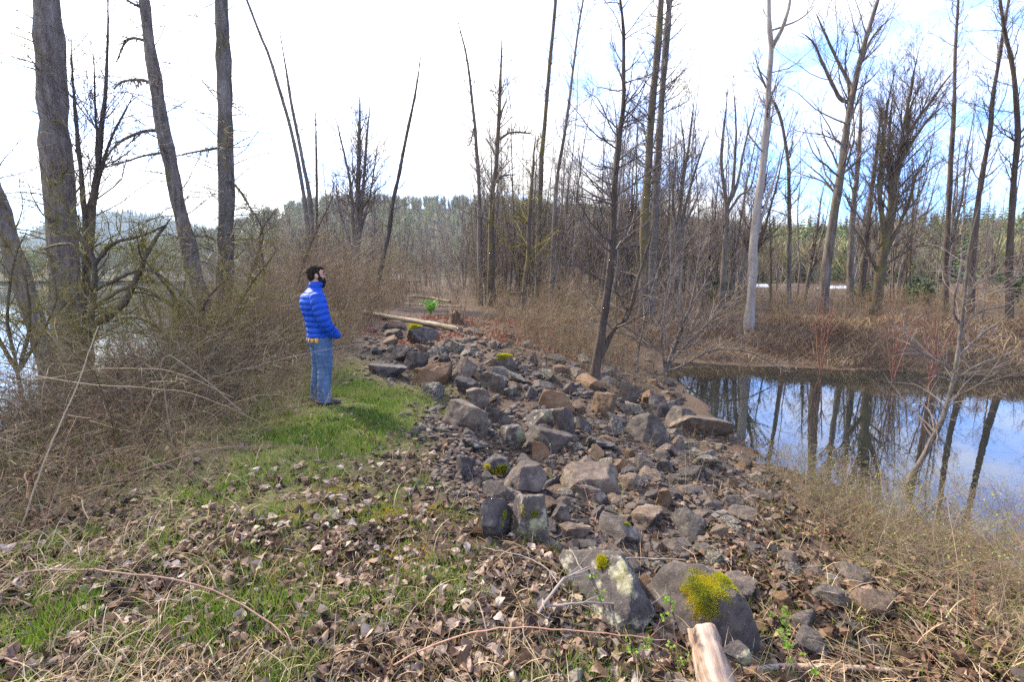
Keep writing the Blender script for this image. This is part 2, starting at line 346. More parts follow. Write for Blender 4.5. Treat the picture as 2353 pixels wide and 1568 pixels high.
def water_mat(name, base, bump, scale, rough, stretch, ior=2.4):
    m, t, b, o = new_mat(name)
    b.inputs['Base Color'].default_value = (*base, 1); b.inputs['Roughness'].default_value = rough; b.inputs['IOR'].default_value = ior
    b.inputs['Specular IOR Level'].default_value = .5
    bp = node(t, 'ShaderNodeBump'); bp.inputs['Strength'].default_value = bump; bp.inputs['Distance'].default_value = .02
    t.links.new(noise_tex(t, scale, 3, .5, stretch), bp.inputs['Height']); t.links.new(bp.outputs[0], b.inputs['Normal'])
    return m
def sheet(name, pts, z, mat):
    a = Acc(); n = len(pts)
    me = bpy.data.meshes.new(name); me.from_pydata([(x, y, z) for x, y in pts], [], [list(range(n))]); me.materials.append(mat)
    o = bpy.data.objects.new(name, me); COL.objects.link(o); return tag(o, kind='structure')
sheet('pond_water', [(3.0, 3.5), (5, 2.6), (14, 1.6), (36, 2.5), (36, 12), (22, 13.4), (13, 14.4), (9, 15.3), (6, 16), (4.2, 16), (3.2, 10)], POND_Z, water_mat('pond_water', (.012, .014, .012), .05, 2.6, .012, (1, 1, 1)))
sheet('river_water', [(-6, -50), (-6, 30), (-12, 60), (-15, 268), (-800, 268), (-800, -50)], RIVER_Z, water_mat('river_water', (.03, .035, .04), .25, .9, .06, (1, 1.6, 1)))

def hill(name, D, depth, us, vs, col, lower=0.0, rough=0.04, nx=160, ny=34, seed=0):
    us = np.array(us, float); cx = (us - 1176.5) / F * D
    cz = np.array([at(u, v, D)[2] for u, v in zip(us, vs)]) - lower
    xs = np.linspace(cx[0], cx[-1], nx); ys = np.linspace(D - depth, D + depth * 1.2, ny)
    def zf(X, Y):
        c = np.interp(X, cx, cz); e = ss(np.minimum((X - cx[0]) / (abs(D) * .12), (cx[-1] - X) / (abs(D) * .12)))
        p = np.where(Y < D, ss((Y - (D - depth)) / depth), ss((D + depth * 1.2 - Y) / (depth * 1.2)))
        return np.maximum(c, 0) * p * e * (1 + rough * vnoise(X / D * 14, Y / D * 14, seed) + rough * .5 * vnoise(X / D * 40, Y / D * 40, seed + 1)) - 1.0
    V, Fq = grid(xs, ys, zf); a = Acc(); a.add(V, quads=Fq)
    m, t, b, o_ = new_mat(name)
    c = ramp(t, col, contrast(t, noise_tex(t, .05 * 400 / D, 8, .7), .35, .65)); t.links.new(c, b.inputs['Base Color']); b.inputs['Roughness'].default_value = 1
    b.inputs['Specular IOR Level'].default_value = .05
    o = a.build(name, m, smooth=True); tag(o, kind='structure')
    return lambda X, Y: zf(np.asarray(X, float), np.asarray(Y, float)), (cx[0], cx[-1])
mid_z, mid_x = hill('hills_middle', 420, 230, [250, 430, 560, 640, 690, 750, 820, 900, 1000, 1100, 1200, 1300, 1400, 1500, 1600, 1720, 1900, 2300], [580, 552, 535, 508, 478, 450, 440, 440, 446, 446, 448, 458, 470, 484, 498, 508, 520, 535], [(.05, .045, .03), (.10, .09, .06), (.13, .12, .07)], 13, seed=3)
rgt_z, rgt_x = hill('hills_right', 175, 95, [1420, 1520, 1620, 1720, 1800, 1950, 2050, 2150, 2250, 2353, 2600, 3100], [585, 552, 526, 510, 500, 494, 487, 479, 475, 472, 465, 460], [(.03, .035, .02), (.06, .07, .03), (.10, .10, .05)], 10, seed=5)
far_z, far_x = hill('hills_far', 1500, 500, [60, 150, 200, 225, 260, 300, 350, 400, 440, 520, 700, 900], [600, 560, 535, 515, 501, 494, 496, 506, 520, 538, 560, 600], [(.03, .05, .05), (.05, .075, .065), (.08, .10, .08)], 0, .06, seed=7)
hill('hills_distant', 2600, 700, [-900, -500, -200, -60, 60, 130, 250, 400], [520, 535, 545, 548, 550, 556, 580, 600], [(.03, .05, .06), (.05, .07, .08)], 0, .05, seed=9)

# woods on the hills
M['needles'] = mat_tint('needles', [(.025, .06, .028), (.05, .10, .038), (.10, .15, .045), (.18, .20, .05)])
M['bare_wood'] = mat_tint('bare_wood', [(.15, .12, .07), (.22, .19, .10), (.28, .25, .12), (.22, .26, .08)])
def conifer_geo(rng, h, w, whorls=13, per=8):
    """drooping pointed boughs in whorls round a trunk"""
    V = []; T = []; Q = []
    zs = np.linspace(.12, .985, whorls) * h
    for z in zs:
        f = 1 - z / h; L = w * (f ** .8) * rng.uniform(.75, 1.15) + .02 * h
        for k in range(per):
            an = rng.uniform(0, 6.283); l = L * rng.uniform(.6, 1.2); dr = -l * rng.uniform(.15, .5) + rng.uniform(-.02, .02) * h
            c, s_ = math.cos(an), math.sin(an); wd = l * rng.uniform(.22, .38)
            b = len(V)
            V += [(0, 0, z + .015 * h), (c * l * .55 - s_ * wd, s_ * l * .55 + c * wd, z + dr * .5), (c * l, s_ * l, z + dr), (c * l * .55 + s_ * wd, s_ * l * .55 - c * wd, z + dr * .5)]
            T += [(b, b + 1, b + 2), (b, b + 2, b + 3)]
    return np.array(V), np.array(T)
def stamp(acc, protos, pos, scale, rng, tint_lo=0, tint_hi=1):
    which = rng.integers(0, len(protos), len(pos))
    for w, (V, T) in enumerate(protos):
        s = which == w; n = int(s.sum())
        if not n: continue
        an = rng.uniform(0, 6.283, n); c, si = np.cos(an)[:, None], np.sin(an)[:, None]
        sc = scale[s][:, None]
        X = (V[None, :, 0] * c - V[None, :, 1] * si) * sc; Y = (V[None, :, 0] * si + V[None, :, 1] * c) * sc; Z = V[None, :, 2] * sc
        VV = np.stack([X, Y, Z], -1) + pos[s][:, None, :]
        TT = (T[None] + (np.arange(n) * len(V))[:, None, None]).reshape(-1, 3)
        acc.add(VV, tris=TT, ttint=np.clip(np.repeat(rng.uniform(tint_lo, tint_hi, n), len(T)) + rng.uniform(-.12, .12, n * len(T)), 0, 1))
def bare_geo(rng, h, w, n=70):
    P0 = np.stack([rng.normal(0, .05, n) * w, rng.normal(0, .05, n) * w, rng.uniform(.15, .7, n) * h], 1)
    an = rng.uniform(0, 6.283, n); out_ = rng.uniform(.2, 1, n) * w
    P1 = P0 + np.stack([np.cos(an) * out_, np.sin(an) * out_, rng.uniform(.15, .35, n) * h], 1)
    side = unit(np.cross(P1 - P0, rng.standard_normal((n, 3)))) * (.022 * h)
    V = np.stack([P0 - side * .3, P0 + side, P1], 1).reshape(-1, 3); T = np.arange(3 * n).reshape(-1, 3)
    tr = np.array([(-.02 * h, 0, 0), (.02 * h, 0, 0), (0, 0, .9 * h), (0, -.02 * h, 0), (0, .02 * h, 0), (0, 0, .9 * h)])
    return np.vstack([V, tr]), np.vstack([T, [[3 * n, 3 * n + 1, 3 * n + 2], [3 * n + 3, 3 * n + 4, 3 * n + 5]]])
rng = np.random.default_rng(11)
CON = [conifer_geo(rng, 1, .19) for _ in range(5)]; BARE = [bare_geo(rng, 1, .28) for _ in range(6)]
def hill_points(n, x0, x1, y0, y1, zf, rng):
    x = rng.uniform(x0, x1, n); y = rng.uniform(y0, y1, n); return np.stack([x, y, zf(x, y) - .3], 1)
ac = Acc(); ab = Acc()
p = hill_points(5200, mid_x[0], mid_x[1], 200, 460, mid_z, rng); k = vnoise(p[:, 0] / 30, p[:, 1] / 30, 4) + (p[:, 1] - 430) / 90
stamp(ac, CON, p[k > .35], 6 + 11 * rng.uniform(0, 1, (k > .35).sum()) ** 1.8, rng); stamp(ab, BARE, p[k <= .35], rng.uniform(9, 14, (k <= .35).sum()), rng)
p = hill_points(2600, rgt_x[0], rgt_x[1], 85, 190, rgt_z, rng); k = vnoise(p[:, 0] / 14, p[:, 1] / 14, 6) + (p[:, 1] - 140) / 90
stamp(ac, CON, p[k > -.15], rng.uniform(7, 12, (k > -.15).sum()), rng, .1, 1); stamp(ab, BARE, p[k <= -.15], rng.uniform(7, 11, (k <= -.15).sum()), rng)
p = hill_points(5000, far_x[0], far_x[1], 1050, 1560, far_z, rng); stamp(ac, CON, p, rng.uniform(16, 28, len(p)), rng, 0, .6)
tag(ac.build('conifer_forest', M['needles']), 'dark green conifer forest covering the hills on the horizon', 'forest', kind='stuff')
tag(ab.build('bare_forest', M['bare_wood']), 'brown leafless forest covering the hill slopes', 'forest', kind='stuff')

def ico(sub):
    bm = bmesh.new(); bmesh.ops.create_icosphere(bm, subdivisions=sub, radius=1)
    V = np.array([v.co[:] for v in bm.verts]); T = np.array([[v.index for v in f.verts] for f in bm.faces]); bm.free(); return V, T
ICO = {k: ico(k) for k in (2, 3, 4, 5, 6)}

# ------------------------------------------------------------------ the standing man
def tube_solid(pts, rad, sides=22, samples=40, quilt=0.0, step=.06, flat=1.0):
    C = curve(pts, samples); s = np.concatenate([[0], np.cumsum(np.linalg.norm(np.diff(C, axis=0), axis=1))])
    r = np.interp(np.linspace(0, 1, samples), np.linspace(0, 1, len(rad)), rad)
    if quilt: r = r + quilt * (np.abs(np.sin(np.pi * s / step)) ** .55 - .55)
    a = Acc(); a.tubes(C[None], r[None], sides); V = a.V[0]; n = samples * sides
    V = np.vstack([V, C[0], C[-1]]); T = [(n, (j + 1) % sides, j) for j in range(sides)] + [(n + 1, n - sides + j, n - sides + (j + 1) % sides) for j in range(sides)]
    return V, a.Q[0], np.array(T)
def loft_solid(rings, sides=36, samples=90, quilt=0.0, step=.065, pw=2.3):
    """rings: (z, cx, half depth, half width)"""
    rg = np.array(rings, float); z = np.linspace(rg[0, 0], rg[-1, 0], samples)
    P = curve(rg, samples * 4); o_ = np.argsort(P[:, 0]); P = P[o_]
    cx = np.interp(z, P[:, 0], P[:, 1]); hd = np.interp(z, P[:, 0], P[:, 2]); hw = np.interp(z, P[:, 0], P[:, 3])
    b = quilt * (np.abs(np.sin(np.pi * (z - z[0]) / step)) ** .55 - .55) if quilt else np.zeros(samples)
    an = np.arange(sides) * 2 * np.pi / sides; c, s = np.cos(an), np.sin(an); k = (np.abs(c) ** pw + np.abs(s) ** pw) ** (-1 / pw)
    V = np.stack([cx[:, None] + (hd + b)[:, None] * k * c, (hw + b)[:, None] * k * s, z[:, None] + 0 * c], -1).reshape(-1, 3)
    n = samples * sides; idx = np.arange(n).reshape(samples, sides); Q = np.stack([idx[:-1], np.roll(idx[:-1], -1, 1), np.roll(idx[1:], -1, 1), idx[1:]], -1).reshape(-1, 4)
    V = np.vstack([V, (cx[0], 0, z[0]), (cx[-1], 0, z[-1])]); T = [(n, (j + 1) % sides, j) for j in range(sides)] + [(n + 1, n - sides + j, n - sides + (j + 1) % sides) for j in range(sides)]
    return V, Q, np.array(T)
def ball(c, r, sub=3): V, T = ICO[sub]; return V * np.array(r) + np.array(c), None, T
def fuse(name, solids, voxel, mat, parent, smooth=4, bump=None):
    """one continuous skin round overlapping closed shapes"""
    a = Acc()
    for V, Q, T in solids: a.add(V, quads=Q, tris=T)
    o = a.build('rough', None); md = o.modifiers.new('r', 'REMESH'); md.mode = 'VOXEL'; md.voxel_size = voxel
    if smooth: sm = o.modifiers.new('s', 'SMOOTH'); sm.factor = .5; sm.iterations = smooth
    dg = bpy.context.evaluated_depsgraph_get(); me = bpy.data.meshes.new_from_object(o.evaluated_get(dg)); old = o.data; bpy.data.objects.remove(o); bpy.data.meshes.remove(old)
    me.name = name; me.materials.clear(); me.materials.append(mat)
    for p in me.polygons: p.use_smooth = True
    if bump is not None:
        n = len(me.vertices); co = np.zeros(n * 3, np.float32); me.vertices.foreach_get('co', co); co = co.reshape(-1, 3)
        nr = np.zeros(n * 3, np.float32); me.vertex_normals.foreach_get('vector', nr); nr = nr.reshape(-1, 3)
        d = np.array([bump(Vector(c)) for c in co]); me.vertices.foreach_set('co', (co + nr * d[:, None]).astype(np.float32).ravel()); me.update()
    r = bpy.data.objects.new(name, me); COL.objects.link(r); r.parent = parent; return r
def cloth_mat(name, c1, c2, scale, stretch, rough, spec=.3, sheen=0):
    m, t, b, o = new_mat(name); t.links.new(mixc(t, contrast(t, noise_tex(t, scale, 6, .65, stretch), .35, .65), c1, c2), b.inputs['Base Color'])
    b.inputs['Roughness'].default_value = rough; b.inputs['Specular IOR Level'].default_value = spec; return m
JACKET = cloth_mat('jacket_nylon', (.004, .045, .30), (.008, .070, .42), 7, (1, 1, 1), .62, .22)
JEANS = cloth_mat('denim', (.042, .082, .16), (.09, .15, .25), 9, (1, 1, .5), .85)
SKIN = cloth_mat('skin', (.42, .22, .15), (.50, .28, .20), 12, (1, 1, 1), .55)
HAIR = cloth_mat('hair_dark', (.012, .008, .006), (.035, .022, .015), 40, (1, 1, .3), .9, .1)
SHOE = cloth_mat('shoe_leather', (.05, .028, .02), (.10, .06, .045), 14, (1, 1, 1), .6)
EYE_M = cloth_mat('eye', (.02, .015, .012), (.03, .02, .015), 10, (1, 1, 1), .2)
SOLE = cloth_mat('shoe_sole', (.03, .028, .026), (.05, .045, .04), 10, (1, 1, 1), .8)
def plaid():
    m, t, b, o = new_mat('plaid_shirt'); c = node(t, 'ShaderNodeTexCoord')
    sx = node(t, 'ShaderNodeSeparateXYZ'); t.links.new(c.outputs['Object'], sx.inputs[0])
    ang_ = math_node(t, 'ARCTAN2', sx.outputs[1], sx.outputs[0])
    v = math_node(t, 'GREATER_THAN', math_node(t, 'SINE', math_node(t, 'MULTIPLY', ang_, 17)), .35)
    h = math_node(t, 'GREATER_THAN', math_node(t, 'SINE', math_node(t, 'MULTIPLY', sx.outputs[2], 150)), .6)
    col = mixc(t, v, (.55, .27, .035), (.12, .06, .03)); col = mixc(t, math_node(t, 'MULTIPLY', h, .5), col, (.62, .42, .16)); t.links.new(col, b.inputs['Base Color']); b.inputs['Roughness'].default_value = .9; return m
foot = hit(742, 930); PZ = H1(foot[0], foot[1])
man = empty('person', (foot[0], foot[1], PZ - .005), R(33))
tag(man, 'bearded man in blue puffer jacket and jeans standing on the grass, hand in pocket', 'person')
ARM_R = [(-.035, -.20, 1.435), (-.035, -.25, 1.36), (-.012, -.285, 1.24), (.015, -.295, 1.13), (.07, -.265, 1.03), (.125, -.215, .96)]
ARM_L = [(x, -y, z) for x, y, z in ARM_R]
LEG_R = [(.02, -.085, .93), (.03, -.095, .75), (.035, -.10, .50), (.01, -.10, .30), (.0, -.10, .09)]
LEG_L = [(.02, .085, .93), (.015, .095, .75), (.0, .10, .50), (-.04, .10, .30), (-.055, .10, .09)]
def hand(c, sy):                        # relaxed hand inside the jacket pocket
    x, y, z = c; out_ = [ball((x + .035, y, z - .03), (.045, .018, .042))]
    for k, (l, dz) in enumerate([(.055, .012), (.065, -.006), (.06, -.026), (.045, -.045)]): out_.append(tube_solid([(x + .06, y, z - .02 + dz), (x + .06 + l * .6, y + sy * .012, z - .03 + dz), (x + .06 + l * .8, y + sy * .03, z - .045 + dz)], [.011, .009, .007], 8, 6))
    out_.append(tube_solid([(x + .02, y + sy * .015, z), (x + .055, y + sy * .035, z + .012), (x + .075, y + sy * .045, z + .005)], [.012, .011, .008], 8, 6)); return out_
body = [ball((.004, 0, 1.705), (.094, .074, .105), 4), ball((.038, 0, 1.638), (.058, .052, .055), 4), ball((.098, 0, 1.672), (.017, .012, .018)), ball((.108, 0, 1.664), (.012, .013, .009)), ball((.083, 0, 1.725), (.017, .045, .012)), ball((.088, 0, 1.635), (.014, .022, .010)),
        ball((-.002, .076, 1.675), (.020, .010, .032)), ball((-.002, -.076, 1.675), (.020, .010, .032)), ball((.060, .035, 1.665), (.024, .022, .02)), ball((.060, -.035, 1.665), (.024, .022, .02)), tube_solid([(-.022, 0, 1.46), (-.012, 0, 1.56), (.0, 0, 1.65)], [.062, .057, .060]),
        loft_solid([(.86, .02, .11, .155), (1.0, .01, .10, .15), (1.2, -.02, .11, .17), (1.38, -.035, .105, .185), (1.47, -.025, .07, .12)]),
        tube_solid(ARM_R, [.05, .048, .043, .04, .034, .028]), tube_solid(ARM_L, [.05, .048, .043, .04, .034, .028]), tube_solid(LEG_R, [.085, .075, .055, .052, .04]), tube_solid(LEG_L, [.085, .075, .055, .052, .04])] + hand((.085, -.215, .985), 1) + hand((.085, .215, .985), -1)
fuse('body', body, .0065, SKIN, man, 2)
tor = [(.885, .015, .150, .182), (.93, .015, .155, .192), (1.02, .010, .152, .192), (1.12, -.008, .150, .192), (1.22, -.028, .155, .205), (1.32, -.044, .158, .218), (1.40, -.048, .145, .218), (1.46, -.040, .118, .175), (1.505, -.022, .088, .10), (1.56, -.010, .076, .078), (1.605, .000, .074, .074)]
fuse('jacket', [loft_solid(tor, quilt=.017, step=.072, samples=150), tube_solid(ARM_R, [.088, .092, .086, .080, .074, .066, .058], quilt=.015, step=.066, samples=90), tube_solid(ARM_L, [.088, .092, .086, .080, .074, .066, .058], quilt=.015, step=.066, samples=90), tube_solid([(.12, -.225, .985), (.168, -.195, .94), (.19, -.17, .91)], [.060, .060, .046]), tube_solid([(.12, .225, .985), (.168, .195, .94), (.19, .17, .91)], [.060, .060, .046]), ball((-.03, -.19, 1.40), (.085, .075, .085)), ball((-.03, .19, 1.40), (.085, .075, .085))], .0065, JACKET, man, 2, lambda co: .006 * mnoise.noise(Vector((co.x * 10, co.y * 10, co.z * 16))) + .004 * mnoise.noise(Vector((co.x * 28, co.y * 28, co.z * 20))))
zp = Acc(); zp.tubes(np.array([[(.168 + .006 * math.sin(k), -.165, z) for k, z in enumerate(np.linspace(.93, 1.08, 8))]]) - np.array([0, .0, 0]), np.full((1, 8), .006), 6); zo = zp.build('pocket_zip', HAIR, man)
wr = lambda co: .006 * mnoise.noise(Vector((co.x * 9, co.y * 9, co.z * 22))) + .004 * mnoise.noise(Vector((co.x * 22, co.y * 22, co.z * 34)))
fuse('jeans', [loft_solid([(.80, .012, .135, .165), (.86, .015, .145, .172), (.92, .015, .140, .17), (.95, .015, .132, .162)]), tube_solid([(.02, -.083, .90), (.025, -.092, .75), (.03, -.10, .50), (.008, -.10, .28), (.005, -.10, .055)], [.120, .108, .088, .080, .086]), tube_solid([(.01, .083, .90), (.01, .092, .75), (.0, .10, .50), (-.035, .10, .28), (-.05, .10, .055)], [.120, .108, .088, .080, .086]), ball((-.07, 0, .86), (.085, .14, .09))], .0075, JEANS, man, 3, wr)
fuse('shirt', [loft_solid([(.845, -.004, .140, .180), (.87, -.004, .146, .188), (.93, .012, .146, .182)])], .006, plaid(), man, 1, lambda co: .006 * math.sin(math.atan2(co.y, co.x) * 9))
hn = lambda co: .006 * mnoise.noise(Vector((co.x * 45, co.y * 45, co.z * 30))) + .005 * mnoise.noise(Vector((co.x * 110, co.y * 110, co.z * 70)))
fuse('hair', [ball((-.020, 0, 1.730), (.092, .080, .086), 4), ball((-.048, 0, 1.688), (.060, .074, .080), 4), ball((.028, 0, 1.772), (.068, .063, .034), 4), ball((.074, 0, 1.768), (.024, .044, .018)), ball((.012, .070, 1.710), (.022, .012, .040)), ball((.012, -.070, 1.710), (.022, .012, .040))], .006, HAIR, man, 1, hn)
fuse('beard', [ball((.070, 0, 1.600), (.048, .050, .058), 4), ball((.075, 0, 1.560), (.036, .036, .035)), ball((.094, 0, 1.650), (.016, .030, .010)), ball((.040, .062, 1.640), (.030, .012, .036)), ball((.040, -.062, 1.640), (.030, .012, .036)), ball((.022, .070, 1.670), (.014, .010, .035)), ball((.022, -.070, 1.670), (.014, .010, .035))], .006, HAIR, man, 1, hn)
for sy in (-1, 1):
    V, _, T = ball((.082, sy * .034, 1.700), (.010, .012, .009)); a = Acc(); a.add(V, tris=T); a.build('eye', EYE_M, man, smooth=True)
    V, _, T = ball((.090, sy * .036, 1.727), (.012, .024, .006)); a = Acc(); a.add(V, tris=T); a.build('eyebrow', HAIR, man, smooth=True)
for sy, dx in ((-1, .0), (1, -.055)):
    s = fuse('shoe', [ball((dx + .0, sy * .10, .060), (.062, .046, .060)), ball((dx + .09, sy * .105, .050), (.095, .048, .042)), ball((dx + .155, sy * .105, .042), (.055, .044, .034)), tube_solid([(dx, sy * .10, .04), (dx, sy * .10, .13)], [.05, .048], 16, 6)], .006, SHOE, man, 3)
    fuse('sole', [loft_solid([(.0, dx + .075, .135, .047), (.022, dx + .075, .138, .049)], samples=6, pw=2.6)], .006, SOLE, s, 0)
# ------------------------------------------------------------------ rocks
def rock_mat(name, cols, lichen=0.0, mossy=0.0):
    m, t, b, o = new_mat(name)
    n1 = noise_tex(t, 3.0, 8, .65); n2 = noise_tex(t, 16, 8, .72); n3 = noise_tex(t, 70, 5, .6); st = noise_tex(t, 5, 6, .6, (1, 1, 4))
    f = math_node(t, 'ADD', math_node(t, 'MULTIPLY', n1, .45), math_node(t, 'MULTIPLY', n2, .30))
    f = math_node(t, 'ADD', f, math_node(t, 'MULTIPLY', st, .25))
    c = ramp(t, cols, contrast(t, f, .34, .66))
    oi = node(t, 'ShaderNodeObjectInfo')
    c = mixc(t, .75, c, ramp(t, [(.66, .62, .60), (1.2, 1.06, .92), (.82, .77, .74), (1.1, .90, .72), (1.15, 1.10, 1.05), (.75, .66, .58)], oi.outputs['Random']), 'MULTIPLY')
    c = mixc(t, contrast(t, n3, .62, .78), c, (.26, .235, .21))                # pale flecks
    c = mixc(t, contrast(t, n2, .43, .30), c, (.02, .017, .016))               # dark stains
    if lichen: c = mixc(t, math_node(t, 'MULTIPLY', contrast(t, noise_tex(t, 9, 8, .75), .50, .60), lichen), c, (.30, .275, .20))
    if mossy: c = mixc(t, math_node(t, 'MULTIPLY', contrast(t, noise_tex(t, 4, 8, .7), .54, .62), mossy), c, (.16, .17, .02))
    t.links.new(c, b.inputs['Base Color']); b.inputs['Roughness'].default_value = .82; b.inputs['Specular IOR Level'].default_value = .3
    h = math_node(t, 'ADD', math_node(t, 'MULTIPLY', n2, .7), math_node(t, 'MULTIPLY', n3, .3))
    bp = node(t, 'ShaderNodeBump'); bp.inputs['Strength'].default_value = .85; bp.inputs['Distance'].default_value = .02
    t.links.new(h, bp.inputs['Height']); t.links.new(bp.outputs[0], b.inputs['Normal'])
    return m
GREY = [(.022, .018, .018), (.052, .044, .041), (.092, .079, .071), (.15, .13, .114)]
TAN = [(.042, .030, .023), (.09, .066, .05), (.145, .112, .085), (.205, .168, .134)]
OCHRE = [(.045, .028, .018), (.11, .066, .034), (.15, .105, .066), (.125, .10, .08)]
DARK = [(.018, .016, .017), (.042, .037, .037), (.078, .067, .063), (.12, .105, .098)]
RM = {'grey': rock_mat('rock_grey', GREY, .2), 'tan': rock_mat('rock_tan', TAN, .25), 'ochre': rock_mat('rock_ochre', OCHRE), 'dark': rock_mat('rock_dark', DARK, .1),
      'lichen': rock_mat('rock_lichen', GREY, .9, .35), 'mossy': rock_mat('rock_mossy', DARK, .3, .5)}
def fractal(V, scale, seed, octs=4):
    out_ = np.zeros(len(V)); amp = 1.0
    for o_ in range(octs):
        off = Vector((seed * 3.7 + o_ * 11, seed * 1.9, seed * 2.3)); sc = scale * 2 ** o_
        out_ += amp * np.array([mnoise.noise(Vector((v[0] * sc, v[1] * sc, v[2] * sc)) + off) for v in V]); amp *= .5
    return out_
def rock_shape(sub, seed, planes=10, sharp=60, noise_amp=.05, faces=None):
    """an angular block: the inside of a handful of random planes, edges slightly worn, surface roughened"""
    rng = np.random.default_rng(seed); V, T = ICO[sub]
    n = unit(rng.standard_normal((planes, 3))); d = rng.uniform(.62, 1.0, planes)
    n = np.vstack([n, [(0, 0, -1), (0.15, .1, 1)]]); n = unit(n); d = np.append(d, [.7, rng.uniform(.6, .85)])
    if faces: n = unit(np.array([f[:3] for f in faces], float)); d = np.array([f[3] for f in faces])
    c = V @ n.T / d
    r = 1 / (np.sum(np.maximum(c, 1e-3) ** sharp, 1) ** (1 / sharp))
    r = r * (1 + noise_amp * fractal(V, 2.2, seed % 97, 5 if sub > 4 else 3))
    P = V * r[:, None]
    lo, hi = P.min(0), P.max(0); return (P - (lo + hi) / 2) / ((hi - lo) / 2), T
def rock_obj(name, P, T, mat, loc, dims, rz=0, tilt=(0, 0), smooth=True):
    a = Acc(); a.add(P * (np.array(dims) / 2), tris=T); o = a.build(name, mat, smooth=smooth); o.data.set_sharp_from_angle(angle=R(24))
    o.location = loc; o.rotation_euler = (tilt[0], tilt[1], rz); return o
